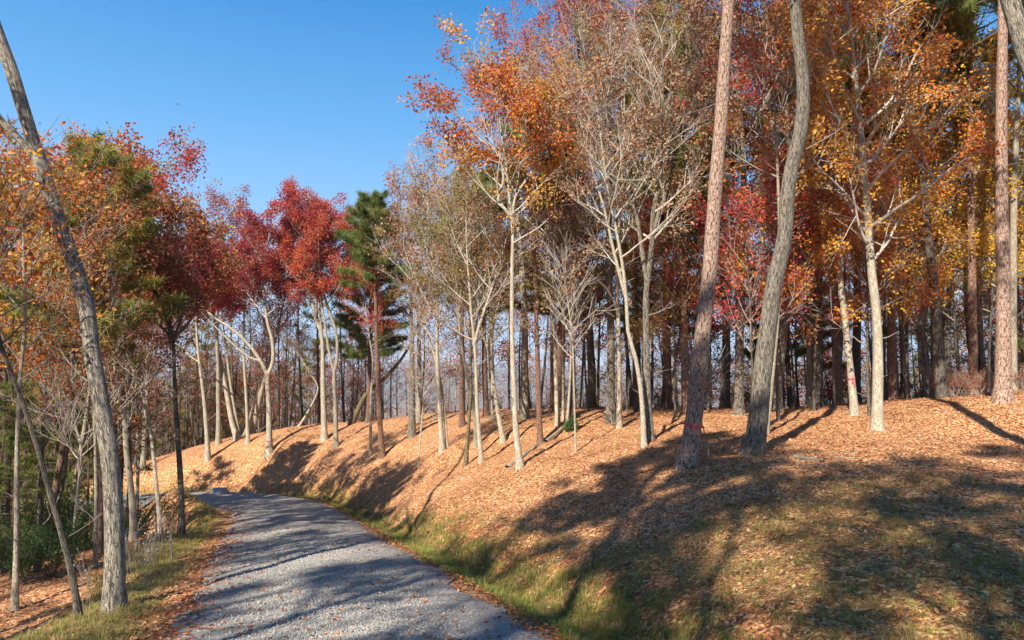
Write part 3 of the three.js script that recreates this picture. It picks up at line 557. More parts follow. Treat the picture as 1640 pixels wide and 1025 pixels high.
surveyed('hardwood', 29, 5, [[902, 679], [902, 586], [903, 440]], 'thin pale pole, middle of the cluster left of the sapling', { bark: 'pale', H: 11.5, cb: 0.5, R: 1.9, pal: 'orange', den: 0.6 });
surveyed('hardwood', 27.5, 4.5, [[908, 690], [911, 640], [913, 606], [916, 520]], 'slanting thin stem at the right of the pale pole cluster', { bark: 'pale', H: 9.5, cb: 0.5, R: 1.6, pal: 'beige', den: 0.15, twig: 'pale' });
surveyed('hardwood', 27.7, 6, [[913, 688], [914, 630], [916, 560]], 'dark stem with a green tuft of leaves at its foot', { bark: 'darkOak', H: 9, cb: 0.5, R: 1.7, pal: 'olive', den: 0.4 });
surveyed('hardwood', 22, 3.2, [[922, 726], [919, 619], [916, 536], [910, 490]], 'white very thin sapling standing alone on the open leaves', { bark: 'pale', H: 6.2, cb: 0.55, R: 1.3, pal: 'beige', den: 0.07, twig: 'pale' });
surveyed('hardwood', 27, 15, [[978, 676], [978, 586], [977, 503], [974, 430], [974, 380]], 'thick straight grey trunk with a slimmer white one at its right', { bark: 'oak', H: 17, cb: 0.5, R: 3.2, pal: 'olive', den: 0.49, rTop: 0.05 });
surveyed('hardwood', 25.5, 8.5, [[991.5, 678], [991, 586], [988.5, 486], [987, 427], [990, 360]], 'slim white trunk touching the thick straight grey one', { bark: 'pale', H: 14.5, cb: 0.45, R: 2.5, pal: 'beige', den: 0.15, twig: 'pale', twigs: 1.4, limbs: 18, forks: [{ line: [[988, 500], [975, 468], [955, 448], [930, 430]], w: 4, rise: 0.62 }] });
surveyed('hardwood', 20.3, 8.5, [[1031.5, 718], [1028, 636], [1018, 569], [1008, 536], [1005, 486], [1000, 430], [990, 370]], 'pale slim trunk bending left from a shared foot', { bark: 'pale', H: 12.5, cb: 0.48, R: 2.5, pal: 'beige', den: 0.16, twig: 'pale', twigs: 1.5, limbs: 18, forks: [{ line: [[1005, 480], [985, 400], [970, 330], [955, 280]], w: 6 }] });
surveyed('hardwood', 21, 13.5, [[1040, 703], [1036.5, 619], [1035, 536], [1035, 470], [1038, 440], [1043, 408], [1047, 334], [1056, 298], [1060, 240]], 'large bare grey tree dividing into many curving limbs', { bark: 'oak', H: 14, cb: 0.5, R: 2.9, pal: 'beige', den: 0.20, twig: 'pale', twigs: 1.6, limbs: 26, forks: [{ line: [[1036, 450], [1028, 400], [1022, 355], [1012, 316], [1000, 270], [985, 230]], w: 8, rise: 0.95 }, { line: [[1044, 390], [1058, 330], [1070, 300], [1072, 240]], w: 7, rise: 0.98 }, { line: [[1013, 320], [985, 285], [955, 262], [925, 245]], w: 5, rise: 0.8, dz: 0.3 }] });
surveyed('hardwood', 30, 9, [[1020, 652], [1019, 586], [1020, 480]], 'dark trunk half hidden behind the large bare grey tree', { bark: 'darkOak', H: 15.5, cb: 0.45, R: 3.0, pal: 'mixed', den: 0.46 });
surveyed('pine', 32, 11, [[1071, 653], [1070, 586], [1068, 486], [1066, 400]], 'grey pine between the bare grey tree and a red pine', { bark: 'darkPine', H: 17.5, cb: 0.42, R: 2.9, pal: 'needleYellow', gaps: 0.05 });
surveyed('pine', 28, 13, [[1098, 664], [1098, 600], [1098, 553], [1095.6, 453], [1095, 395], [1095, 307]], 'reddish brown pine behind the ribboned leaning trunk', { bark: 'redPine', H: 18, cb: 0.48, R: 2.9, pal: 'needleYellow', dead: 4, gaps: 0.05 });
surveyed('pine', 15, 27, [[1099.5, 748], [1111, 669], [1116, 602], [1124.5, 519], [1133, 436], [1139, 329], [1148, 197], [1155, 66], [1158, 0]], 'leaning rough barked pine tied with a red ribbon', { bark: 'pine', H: 19, cb: 0.74, R: 3.0, rTop: 0.06, dead: 8 });
surveyed('hardwood', 15.4, 1.8, [[1135, 744], [1134, 715], [1128, 690], [1122, 668]], 'wispy bare sapling just right of the ribboned pine foot', { bark: 'grey', H: 1.9, cb: 0.5, R: 0.5, pal: 'beige', den: 0.05, limbs: 5, rTop: 0.006 });
surveyed('hardwood', 30, 5.5, [[1136, 657], [1138, 600], [1134, 540], [1140, 480]], 'thin dark stem right of the ribboned leaning pine', { bark: 'darkOak', H: 11, cb: 0.4, R: 2.2, pal: 'red', den: 0.44, twig: 'brown' });
surveyed('hardwood', 30.5, 9.5, [[1159, 655], [1160, 600], [1166, 520], [1168, 440]], 'dark upright tree left of a grey pillar like trunk', { bark: 'darkOak', H: 16.5, cb: 0.5, R: 3.0, pal: 'red', den: 0.54 });
surveyed('hardwood', 26, 15, [[1183.5, 665], [1184, 586], [1186, 503], [1187, 430], [1189, 373], [1192, 263], [1186, 180]], 'grey pillar like trunk left of the thick bowed oak', { bark: 'oak', H: 17.5, cb: 0.5, R: 3.3, pal: 'mixed', den: 0.62, rTop: 0.05, limbs: 18, forks: [{ line: [[1191, 290], [1183, 230], [1178, 160], [1172, 110]], w: 7 }] });
surveyed('hardwood', 15.5, 31, [[1205, 730], [1209, 712], [1215, 652], [1223, 569], [1230, 513], [1238, 453], [1244, 430], [1255, 373], [1257.6, 316], [1266, 263], [1277, 219.5], [1282, 154], [1273, 66], [1266, 0]], 'thickest oak, bowed and furrowed, shaded below and sunlit above', { bark: 'oak', H: 16.5, cb: 0.70, R: 3.6, pal: 'orange', den: 0.49, rTop: 0.09 });
surveyed('hardwood', 19.5, 9, [[1226.5, 703], [1233, 636], [1238, 586], [1246, 500]], 'short looking grey stem close behind the thickest oak', { bark: 'grey', H: 12.5, cb: 0.6, R: 2.4, pal: 'orange', den: 0.44 });
surveyed('hardwood', 26, 14, [[1246, 655], [1246, 619], [1253, 536], [1258, 470], [1262, 410]], 'dark right leaning trunk just right of the thickest oak', { bark: 'oak', H: 17, cb: 0.48, R: 3.3, pal: 'mixed', den: 0.62 });
surveyed('hardwood', 28, 9, [[1296, 653], [1295, 586], [1294, 486], [1290, 420]], 'left one of two close grey stems on the crest', { bark: 'grey', H: 15.5, cb: 0.48, R: 2.7, pal: 'orange', den: 0.46 });
surveyed('hardwood', 28.6, 8.5, [[1304.5, 650], [1304, 586], [1306, 486], [1310, 420]], 'right one of two close grey stems on the crest', { bark: 'grey', H: 16, cb: 0.5, R: 2.7, pal: 'rust', den: 0.46 });
surveyed('pine', 27, 14, [[1342, 650], [1339, 553], [1338, 503], [1334, 453], [1330, 380]], 'shaded straight pine left of a ribboned mottled tree', { bark: 'darkPine', H: 18, cb: 0.55, R: 2.8, pal: 'needle', dead: 5 });
surveyed('hardwood', 22, 12, [[1369, 666], [1362.6, 602], [1356, 546], [1349, 486], [1346, 463], [1340, 400]], 'mottled grey tree with a small pink ribbon leaning left', { bark: 'pale', H: 14.5, cb: 0.48, R: 2.8, pal: 'orange', den: 0.46, twig: 'pale' });
surveyed('hardwood', 19, 17, [[1405, 687], [1407, 619], [1409, 553], [1406, 486], [1401, 430], [1396, 329], [1391.5, 263], [1385, 154], [1378, 88]], 'brightly sunlit white patched trunk with orange leaves along it', { bark: 'pale', H: 14.5, cb: 0.36, R: 2.7, pal: 'orange', den: 0.52, twig: 'pale', limbs: 24, rTop: 0.05 });
surveyed('pine', 25, 12, [[1431, 643], [1429, 537], [1427, 449], [1427, 350]], 'brown pine pole right of the white patched trunk', { bark: 'redPine', H: 17.5, cb: 0.6, R: 2.4, pal: 'needle', dead: 5 });
surveyed('hardwood', 27, 5.5, [[1454, 642], [1453, 566], [1455, 480]], 'thin dark stem left of a forked dark trunk', { bark: 'darkOak', H: 12, cb: 0.4, R: 2.3, pal: 'red', den: 0.44, twig: 'brown' });
surveyed('hardwood', 25, 11, [[1485, 639], [1482, 586], [1477.6, 537], [1472, 487], [1468, 440]], 'dark greenish trunk with a low fork near the right', { bark: 'darkOak', H: 14, cb: 0.45, R: 2.8, pal: 'gold', den: 0.46, twig: 'brown', forks: [{ line: [[1478, 540], [1486, 500], [1490, 470]], w: 6 }] });
surveyed('hardwood', 23, 16, [[1508, 638], [1501, 552], [1495, 464], [1491, 426], [1486, 400], [1477, 307], [1457, 189]], 'thick dark trunk leaning left in the right woods', { bark: 'darkOak', H: 15.5, cb: 0.55, R: 3.0, pal: 'orange', den: 0.44, twig: 'brown', rTop: 0.06 });
surveyed('hardwood', 26, 11.5, [[1517, 636], [1518.5, 522], [1524, 449], [1528, 380]], 'dark trunk leaning right beside the thick left leaning one', { bark: 'darkOak', H: 15.5, cb: 0.5, R: 3.2, pal: 'gold', den: 0.62, twig: 'brown' });
surveyed('pine', 23, 13.5, [[1559.5, 636], [1559.5, 508], [1559.5, 400], [1560, 200]], 'straight dark red pine pole left of the pair at the right edge', { bark: 'redPine', H: 17.5, cb: 0.68, R: 2.6, dead: 4 });
surveyed('pine', 19.3, 22.5, [[1606, 640], [1606, 537], [1605, 435], [1602, 351], [1600, 200], [1600, 0]], 'thick sunlit pine, front one of the pair at the right edge', { bark: 'pine', H: 18.5, cb: 0.64, R: 2.9, rTop: 0.06, dead: 5 });
surveyed('hardwood', 22.5, 14.5, [[1621, 634], [1622, 435], [1624, 307], [1631, 132]], 'slimmer trunk directly behind the thick pine at the right edge', { bark: 'grey', H: 16.5, cb: 0.55, R: 3.1, pal: 'gold', den: 0.58 });

// --- trees placed by their spot on the ground: x, metres ahead
function planted(kind, x, ahead, label, o) {
  const R = rng(treeSeed += 17), base = onGround(x, -ahead), m = { ...STYLE[kind], ...o, label, seed: treeSeed, r0: o.r0 ?? 0.008 * o.H + 0.05 };
  m.cb = (o.cb ?? m.cb) * o.H; m.trunk = onRise(R, [V(0, 0, 0), V(gauss(R) * 0.08 + (o.lean ?? 0) * 0.5, 1.6, gauss(R) * 0.08)], o.H); if (o.lean) m.trunk.forEach((p) => { p.x += o.lean * p.y; });
  return grow(thing(kind + '_tree', label, 'tree', o.group, base), m);
}
// the tree that pokes into the upper right corner, rooted outside the view
surveyed('hardwood', 11, 40, [[1873, 790], [1840, 600], [1775, 400], [1705, 230], [1652, 100], [1628, 20], [1606, -60]], 'grey trunk crossing the upper right corner of the picture', { bark: 'paleOak', H: 14.5, cb: 0.8, R: 2.6, pal: 'orange', den: 0.6, rTop: 0.1 });
// roadside trees behind the camera: their crowns dapple the road and the bank
const BEHIND = 'roadside trees behind the viewpoint';
for (const [x, a, H, R, den] of [[-1.6, -4.5, 14, 3.6, 1.0], [-5.2, -7.5, 17, 3.4, 0.85], [-0.6, -11.5, 18, 3.4, 0.85], [-9.5, -3.0, 15, 3.0, 0.55], [-9.0, -12, 18, 3.5, 0.9], [-13.5, -7.5, 16, 3.0, 0.6], [-14.5, 1.5, 13, 2.6, 0.5], [-4.5, -17, 20, 3.4, 0.9], [8.5, -2.5, 13, 2.8, 0.6], [-11.5, 5.5, 12, 2.2, 0.4], [-0.9, -7.6, 16.5, 3.5, 1.1]])
  planted('hardwood', x, a, 'leafy oak rooted behind the viewpoint, outside the picture, shading the road', { bark: 'oak', H, cb: 0.45, R, pal: 'rust', den: den * 1.35, group: BEHIND });
for (const [x, a, H] of [[-21, 6.5, 13], [-24, 11, 14], [-18, 2.5, 13], [-27, 15, 14], [-23.5, 0.5, 15]])
  planted('hardwood', x, a, 'woodland tree just outside the left edge, shading the left woods', { bark: 'oak', H, cb: 0.35, R: 3.0, pal: 'rust', den: 1.0, group: 'trees beyond the left edge' });
planted('pine', -5.4, -4.4, 'tall pine rooted behind the viewpoint whose crown shades the two thickest trunks', { H: 21.5, cb: 0.62, R: 2.6, group: BEHIND, gaps: 0.02 });
// more crowns over the right half, rooted past the crest
planted('hardwood', 3.8, 33, 'tall red leaved tree past the crest behind the bare grey tree', { bark: 'darkOak', H: 20.5, cb: 0.55, R: 4.3, pal: 'red', den: 0.66, limbs: 20 });
planted('hardwood', 6.6, 36, 'tall scarlet crowned tree past the crest behind the ribboned pine', { bark: 'darkOak', H: 23, cb: 0.55, R: 4.4, pal: 'red', den: 0.66, limbs: 20 });
planted('hardwood', 0.6, 31, 'red crowned tree at the open sky side of the right woods', { bark: 'grey', H: 17.5, cb: 0.55, R: 3.2, pal: 'red', den: 0.41, limbs: 16 });
planted('hardwood', 9.6, 31, 'crimson tree past the crest between the two thickest trunks', { bark: 'darkOak', H: 20, cb: 0.4, R: 3.5, pal: 'mixed', den: 0.52, limbs: 18 });
planted('hardwood', 12.0, 27, 'orange crowned tree past the crest right of the thickest oak', { bark: 'darkOak', H: 18.5, cb: 0.45, R: 3.6, pal: 'orange', den: 0.52, limbs: 20 });
planted('hardwood', 15.0, 30, 'copper orange tree past the crest behind the white patched trunk', { bark: 'darkOak', H: 19, cb: 0.4, R: 3.6, pal: 'orange', den: 0.49, limbs: 20 });
planted('hardwood', 20.0, 29, 'golden yellow tree behind the straight dark red pine', { bark: 'darkOak', H: 12.5, cb: 0.3, R: 3.6, pal: 'gold', den: 0.57, limbs: 20 });
planted('hardwood', 17.5, 24, 'yellow and orange small tree beside the thick dark leaning trunk', { bark: 'darkOak', H: 9.5, cb: 0.35, R: 2.4, pal: 'gold', den: 0.50, limbs: 14 });
planted('pine', 8.2, 37, 'dark green pine past the crest between red crowns', { bark: 'darkPine', H: 15, cb: 0.3, R: 3.0, pal: 'needle', gaps: 0.05 });
planted('pine', 2.6, 39, 'yellow green pine behind the large bare grey tree', { bark: 'darkPine', H: 15, cb: 0.35, R: 3.3, pal: 'needleYellow', gaps: 0.04 });
planted('pine', -1.4, 38, 'yellow green pine behind the lyre forked tree', { bark: 'darkPine', H: 14, cb: 0.42, R: 3.0, pal: 'needleYellow', gaps: 0.05 });
planted('pine', 14.6, 36, 'green pine past the crest behind the pink ribboned tree', { bark: 'darkPine', H: 13, cb: 0.2, R: 3.0, pal: 'needle', gaps: 0.05 });
planted('pine', 22.6, 27, 'dark branched pine at the far right behind the pair of trunks', { bark: 'darkPine', H: 17, cb: 0.35, R: 3.0, pal: 'needle', gaps: 0.2 });
planted('pine', -9.6, 46, 'dull green pine behind the brightest red tree', { bark: 'darkPine', H: 15, cb: 0.3, R: 2.8, pal: 'needle', gaps: 0.05 });
planted('hardwood', -5.6, 41, 'orange and tan tree right of the slender green topped pine', { bark: 'grey', H: 14.5, cb: 0.5, R: 3.0, pal: 'orange', den: 0.39 });
planted('pine', -2.6, 36, 'light green pine with flat boughs left of the lyre forked tree', { bark: 'darkPine', H: 12.5, cb: 0.6, R: 2.8, pal: 'needleYellow', gaps: 0.1 });
planted('hardwood', -20, 47, 'deep red tree at the left end of the red crowns', { bark: 'grey', H: 15.5, cb: 0.5, R: 3.4, pal: 'crimson', den: 0.52 });
planted('hardwood', -24, 45, 'red leaved tree above the far end of the road', { bark: 'grey', H: 14.5, cb: 0.5, R: 3.3, pal: 'red', den: 0.45 });

// low leafy trees among the right-hand trunks
for (const [px, a, H, pal, den, words] of [[1205, 21.5, 6.2, 'red', 0.5, 'small red leaved tree left of the thickest oak'], [1243, 22.5, 7.2, 'orange', 0.8, 'small orange tree just right of the thickest oak'], [1300, 24.5, 7.6, 'mixed', 0.8, 'small red and orange tree in front of the twin stems'], [1332, 25.5, 6.4, 'rust', 0.8, 'small rusty tree left of the shaded straight pine'], [1388, 21.5, 6.6, 'orange', 0.8, 'small orange tree left of the white patched trunk'], [1450, 24, 7.0, 'orange', 0.8, 'small orange tree beside the thin dark stem at right'], [1478, 24.6, 8.2, 'gold', 0.9, 'small golden tree behind the low forked dark trunk'], [1535, 25, 8.4, 'gold', 1.0, 'small yellow tree left of the dark red pine pole'], [1580, 24.5, 7.6, 'gold', 1.0, 'small yellow tree right of the dark red pine pole'], [1080, 27, 7.0, 'mixed', 0.7, 'small mixed red tree left of the reddish brown pine'], [1132, 29, 7.4, 'red', 0.8, 'small scarlet tree behind the ribboned leaning pine'], [1003, 30, 6.8, 'olive', 0.8, 'small olive tree behind the slim white trunk'], [1162, 31.5, 8.2, 'red', 0.5, 'small crimson tree left of the grey pillar trunk'], [940, 31, 6.5, 'rust', 0.6, 'small rusty tree right of the pale pole cluster'], [1420, 27, 9.5, 'orange', 0.8, 'orange tree close behind the white patched trunk'], [1270, 27, 9.5, 'red', 0.5, 'red tree between the thickest oak and the twin stems']])
  planted('hardwood', (px - 820) / FOCAL * a, a, words, { bark: 'darkOak', H, cb: 0.3, R: 1.9 + H * 0.05, pal, den, r0: 0.05, limbs: 12 });
// --- the woods behind: a few kinds, many trees
const park = (kind, o) => { const g = new THREE.Group(); g.userData = { category: 'tree' }; const R = rng(treeSeed += 17), m = { ...STYLE[kind], ...o, seed: treeSeed, r0: o.r0 ?? 0.12, far: true, label: 'proto' + treeSeed }; m.cb = (o.cb ?? m.cb) * o.H; m.trunk = onRise(R, [V(0, 0, 0), V(gauss(R) * 0.2, 1.6, gauss(R) * 0.2)], o.H); return grow(g, m); };
const kinds = [
  ['hardwood', park('hardwood', { H: 13, cb: 0.42, R: 2.8, pal: 'rust', den: 1.0, bark: 'grey' }), 'rust leaved'], ['hardwood', park('hardwood', { H: 14, cb: 0.45, R: 2.9, pal: 'mixed', den: 0.9, bark: 'darkOak', twig: 'brown' }), 'reddish orange'],
  ['hardwood', park('hardwood', { H: 12, cb: 0.4, R: 2.4, pal: 'beige', den: 0.2, bark: 'grey', twig: 'grey', limbs: 10 }), 'bare greyish'], ['hardwood', park('hardwood', { H: 13, cb: 0.4, R: 2.6, pal: 'olive', den: 0.8, bark: 'darkOak', twig: 'brown' }), 'olive brown'],
  ['pine', park('pine', { H: 14, cb: 0.45, R: 2.6, pal: 'needleYellow', bark: 'darkPine' }), 'yellow green'], ['hardwood', park('hardwood', { H: 10, cb: 0.35, R: 2.1, pal: 'orange', den: 0.7, bark: 'grey', r0: 0.08 }), 'small orange'],
  ['pine', park('pine', { H: 12, cb: 0.25, R: 2.4, pal: 'needle', bark: 'darkPine', r0: 0.11 }), 'dark green'], ['hardwood', park('hardwood', { H: 11, cb: 0.45, R: 2.0, pal: 'rust', den: 0.3, bark: 'oak', r0: 0.07, limbs: 9 }), 'thin grey'],
];
const crestAhead = (px) => { const c = [[250, 59], [300, 57], [400, 54], [600, 51], [700, 48.5], [900, 41], [1050, 36], [1170, 33], [1300, 30], [1450, 27.5], [1640, 26], [1900, 26]]; let k = 0; while (k < c.length - 2 && px > c[k + 1][0]) k++; const t = clamp((px - c[k][0]) / (c[k + 1][0] - c[k][0])); return c[k][1] + (c[k + 1][1] - c[k][1]) * t; };
const LANDMARKS = [[-200, 'the margin'], [40, 'the crooked tree'], [130, 'the big oak'], [205, 'the road bend'], [300, 'the slim tree'], [380, 'the forked tree'], [470, 'the reddest tree'], [560, 'the slender pine'], [640, 'the stout trunk'], [705, 'the whitish tree'], [770, 'the bowed tree'], [830, 'the lyre fork'], [895, 'the pale poles'], [978, 'the straight trunk'], [1038, 'the bare tree'], [1110, 'the ribboned pine'], [1184, 'the pillar trunk'], [1222, 'the thickest oak'], [1300, 'the twin stems'], [1365, 'the pink ribbon'], [1406, 'the white trunk'], [1480, 'the low fork'], [1560, 'the dark pine'], [1606, 'the sunlit pine'], [1760, 'the right margin']];
const between = (px) => { let k = 0; while (k < LANDMARKS.length - 2 && px > LANDMARKS[k + 1][0]) k++; return 'between ' + LANDMARKS[k][1] + ' and ' + LANDMARKS[k + 1][1].replace('the ', ''); };
kinds.push(['hardwood', park('hardwood', { H: 6.5, cb: 0.18, R: 2.0, pal: 'rust', den: 0.45, bark: 'grey', r0: 0.05, limbs: 10 }), 'low twiggy'], ['hardwood', park('hardwood', { H: 7.5, cb: 0.15, R: 2.2, pal: 'mixed', den: 0.8, bark: 'darkOak', r0: 0.06, limbs: 10, twig: 'brown' }), 'low reddish'], ['hardwood', park('hardwood', { H: 12, cb: 0.2, R: 2.6, pal: 'rust', den: 0.7, bark: 'darkOak', twig: 'brown', limbs: 11 }), 'low brown'],
  ['hardwood', park('hardwood', { H: 12.5, cb: 0.35, R: 1.7, pal: 'beige', den: 0.20, bark: 'pale', twig: 'pale', r0: 0.075, limbs: 12 }), 'slim pale'], ['hardwood', park('hardwood', { H: 11.5, cb: 0.3, R: 1.8, pal: 'mixed', den: 0.5, bark: 'oak', twig: 'grey', r0: 0.09, limbs: 12 }), 'slim grey']);
{
  const R = rng(4242), put = [], WANT = [270, 200]; let tries = 0, beyond = 0, left = 0;
  while ((beyond < WANT[0] || left < WANT[1]) && tries++ < 20000) {
    const L = left < WANT[1] && (beyond >= WANT[0] || tries % 2), a = L ? 15 + R() * 75 : 27 + Math.pow(R(), 1.7) * 58, px = L ? -35 + R() * 415 : 300 + R() * 1375, x = (px - 820) / FOCAL * a, z = -a, [lat] = roadAt(x, z);
    if (Math.abs(lat) < 5.2 || (L && lat > -6.5 && a < 40) || (px > 245 && a < crestAhead(px) + 1.5) || (L && px < 245 && a < 19 + (px > 150 ? 5 : 0))) continue;
    if (put.some(([u, v]) => (u - x) ** 2 + (v - z) ** 2 < (a < 45 ? 2.2 : 3.5))) continue;
    put.push([x, z]); L ? left++ : beyond++;
    const pick = L ? [0, 2, 3, 3, 4, 7, 7, 5, 6, 1, 8, 10][(R() * 12) | 0] : px < 1000 ? a < crestAhead(px) + 9 ? [11, 12, 8, 7, 12, 11, 9, 8, 10, 12][(R() * 10) | 0] : [0, 1, 2, 8, 7, 7, 3, 5, 2, 10, 8, 9][(R() * 12) | 0] : [1, 0, 12, 5, 9, 6, 7, 8, 10, 9][(R() * 10) | 0], [kind, src, words] = kinds[pick], name = { 2: 'bare_tree', 7: 'bare_tree', 8: 'young_tree', 9: 'young_tree', 11: 'bare_tree', 12: 'bare_tree' }[pick] ?? kind + '_tree';
    copy(src, name, L ? words + ' tree left of the road ' + between(px) : words + ' tree past the crest ' + between(px), L ? 'background trees left of the road' : 'background trees past the crest', onGround(x, z), R() * 6.28, (L ? 0.75 : 0.85) + R() * 0.35);
  }
}
{ // deeper woods behind the bend and down the left slope
  const R = rng(515), put = [];
  for (let k = 0, tries = 0; k < 95 && tries < 4000; tries++) {
    const px = -40 + R() * 660, a = (px > 250 ? crestAhead(px) + 2 : 30) + Math.pow(R(), 1.3) * 32, x = (px - 820) / FOCAL * a;
    if (Math.abs(roadAt(x, -a)[0]) < 6 || put.some(([u, v]) => (u - x) ** 2 + (v - a) ** 2 < 2.5)) continue;
    put.push([x, a]); k++;
    const [kind, src, words] = kinds[[10, 3, 4, 6, 9, 12, 10, 8][(R() * 8) | 0]];
    copy(src, kind === 'pine' ? 'pine_tree' : 'forest_tree', words + ' tree deep in woods ' + between(px), 'deep woods behind the bend', onGround(x, -a), R() * 6.28, 0.85 + R() * 0.4);
  }
}
{ // undergrowth
  const brush = (seed, h, pal, den, mat, twigDen) => {
    const g = new THREE.Group(); g.userData = { category: 'shrub' }; const R = rng(seed), b = new Buf(), lv = new Copies();
    for (let k = 0; k < twigDen; k++) {
      const a = R() * 6.28, pts = bend(R, V(gauss(R) * 0.1, -0.05, gauss(R) * 0.1), V(Math.cos(a) * 0.55, 1, Math.sin(a) * 0.55).normalize(), h * (0.6 + R() * 0.5), 5, 0.02, 0.16); b.tube(pts, taper(6, 0.012, 0.004), 4);
      for (let e = 0; e < 5; e++) { const [p, d] = along(pts, 0.35 + 0.65 * R()), tw = bend(R, p, d.clone().add(V(gauss(R), gauss(R), gauss(R)).multiplyScalar(0.9)).normalize(), h * 0.28 * (0.5 + R()), 3, 0.03, 0.2); b.tube(tw, taper(4, 0.006, 0.003), 3); for (let q = 0; q < 3; q++) if (R() < den) { const c = PALETTE[pal][(R() * PALETTE[pal].length) | 0]; lv.add(along(tw, R())[0], randQ(R), 0.6 + R() * 0.4, c); } }
    }
    part(g, 'stems', b.geometry(), twigMat[mat], 'stuff'); if (lv.m.length) lv.mesh('foliage', sprayMid, leafMat, g); return g;
  };
  PALETTE.shrub = [[0.05, 0.10, 0.025], [0.07, 0.13, 0.03], [0.09, 0.15, 0.04], [0.06, 0.11, 0.03]];
  const R = rng(99), bare = [brush(1, 1.5, 'rust', 0.12, 'grey', 14), brush(2, 1.1, 'olive', 0.25, 'grey', 12), brush(3, 1.9, 'red', 0.3, 'brown', 12)], green = [brush(4, 1.6, 'shrub', 0.9, 'brown', 14), brush(5, 2.3, 'shrub', 0.85, 'brown', 16)];
  for (let k = 0; k < 46; k++) { const px = 560 + R() * 1120, a = crestAhead(px) + 0.3 + R() * 6, x = (px - 820) / FOCAL * a; copy(bare[k % 3], 'shrub', ['grey twiggy', 'low olive', 'red leaved'][k % 3] + ' shrub on the crest ' + between(px), 'crest shrubs', onGround(x, -a), R() * 6.28, 0.7 + R() * 0.6); }
  for (const [px, a] of [[1540, 22], [1562, 21.5], [1580, 22.5], [1525, 23], [1640, 22]]) { const x = (px - 820) / FOCAL * a; copy(bare[0], 'shrub', 'low grey brush at the foot of the pines near the right edge', 'right edge brush', onGround(x, -a), R() * 6.28, 0.55 + R() * 0.25); }
  for (const [px, a, s, w] of [[228, 24, 1.25, 'dark green shrub beside the road behind the dark forked tree'], [208, 26, 1.3, 'dark green shrub left of the one nearest the road'], [184, 25, 1.0, 'dark green shrub right behind the thick leaning oak'], [100, 16, 0.95, 'bright green low shrub between the leaning oak and the crooked tree'], [60, 15.5, 0.7, 'small green shrub at the foot of the left slope'], [30, 19, 1.2, 'green shrub behind the slim tree at the left edge'], [85, 22, 1.2, 'leafy green thicket shrub in the middle of the left woods'], [130, 21, 1.1, 'green shrub just left of the slender straight stem'], [50, 26, 1.4, 'tall green shrub deep in the left woods'], [160, 31, 1.3, 'green shrub low in the distance behind the leaning oak'], [110, 29, 1.4, 'large dim green shrub far down the left slope']]) { const x = (px - 820) / FOCAL * a; copy(green[(R() * 2) | 0], 'shrub', w, 'green shrubs in the left woods', onGround(x, -a), R() * 6.28, s * 0.8); }
  for (let k = 0; k < 30; k++) { const px = -20 + R() * 255, a = 17 + R() * 20, x = (px - 820) / FOCAL * a; if (roadAt(x, -a)[0] > -6.5) continue; copy(kinds[6][1], 'young_pine', 'young dark green pine in the left woods ' + between(px), 'young pines in the left woods', onGround(x, -a), R() * 6.28, 0.3 + R() * 0.28); }
  for (let k = 0; k < 16; k++) { const px = -60 + R() * 330, a = 26 + R() * 22, x = (px - 820) / FOCAL * a; if (Math.abs(roadAt(x, -a)[0]) < 5.5) continue; copy(k % 3 ? bare[(R() * 3) | 0] : green[0], 'shrub', k % 3 ? 'brown twiggy shrub down in the left woods' : 'distant green shrub down in the left woods', 'undergrowth in the left woods', onGround(x, -a), R() * 6.28, 0.9 + R() * 0.7); }
  const sap = brush(8, 0.34, 'shrub', 0.9, 'brown', 6), p = sight(913, 692, 27); copy(sap, 'shrub', 'small bright green plant beside the dark stem on the bank', 'green plant on the bank', onGround(p.x, p.z), 0, 1);
  // dried weeds with white fluff on the left verge
  const weed = new THREE.Group(), b = new Buf(), fluff = new Copies(), RW = rng(6); weed.userData = { category: 'weed' };
  for (let k = 0; k < 3; k++) { const pts = bend(RW, V(gauss(RW) * 0.05, -0.03, gauss(RW) * 0.05), V(gauss(RW) * 0.15, 1, gauss(RW) * 0.15).normalize(), 0.7 + RW() * 0.5, 5, 0, 0.08); b.tube(pts, taper(6, 0.006, 0.003), 4); for (let e = 0; e < 5; e++) { const [q, d] = along(pts, 0.55 + 0.45 * RW()), tw = bend(RW, q, d.clone().add(V(gauss(RW), 0.2, gauss(RW))).normalize(), 0.1 + RW() * 0.12, 2, 0, 0.1); b.tube(tw, [0.003, 0.003, 0.002], 3); fluff.add(tw[2], randQ(RW), 0.09 + RW() * 0.08, [0.50, 0.46, 0.39]); } }
  part(weed, 'stems', b.geometry(), twigMat.grey, 'stuff'); fluff.mesh('flowers', needleTuft(9, 24, 0.2, 0.02), dryLeafMat, weed);
  for (const [px, a] of [[276, 17.5], [268, 17.0], [258, 16.4], [246, 16.0], [232, 15.4], [222, 15.0], [262, 15.0], [288, 16.5], [240, 14.2], [214, 13.2], [205, 14.6], [252, 13.6], [158, 11.2]]) { const x = (px - 820) / FOCAL * a; copy(weed, 'dried_weed', 'dried weed with white seed fluff on the verge ' + (px > 255 ? 'by the dark forked tree' : px > 200 ? 'right of the leaning oak' : 'left of the leaning oak'), 'dried weeds on the left verge', onGround(x, -a), RW() * 6.28, 0.75 + RW() * 0.5); }
}
scene.fog = new THREE.FogExp2(new THREE.Color().setRGB(0.80, 0.88, 1.0), 0.00016);
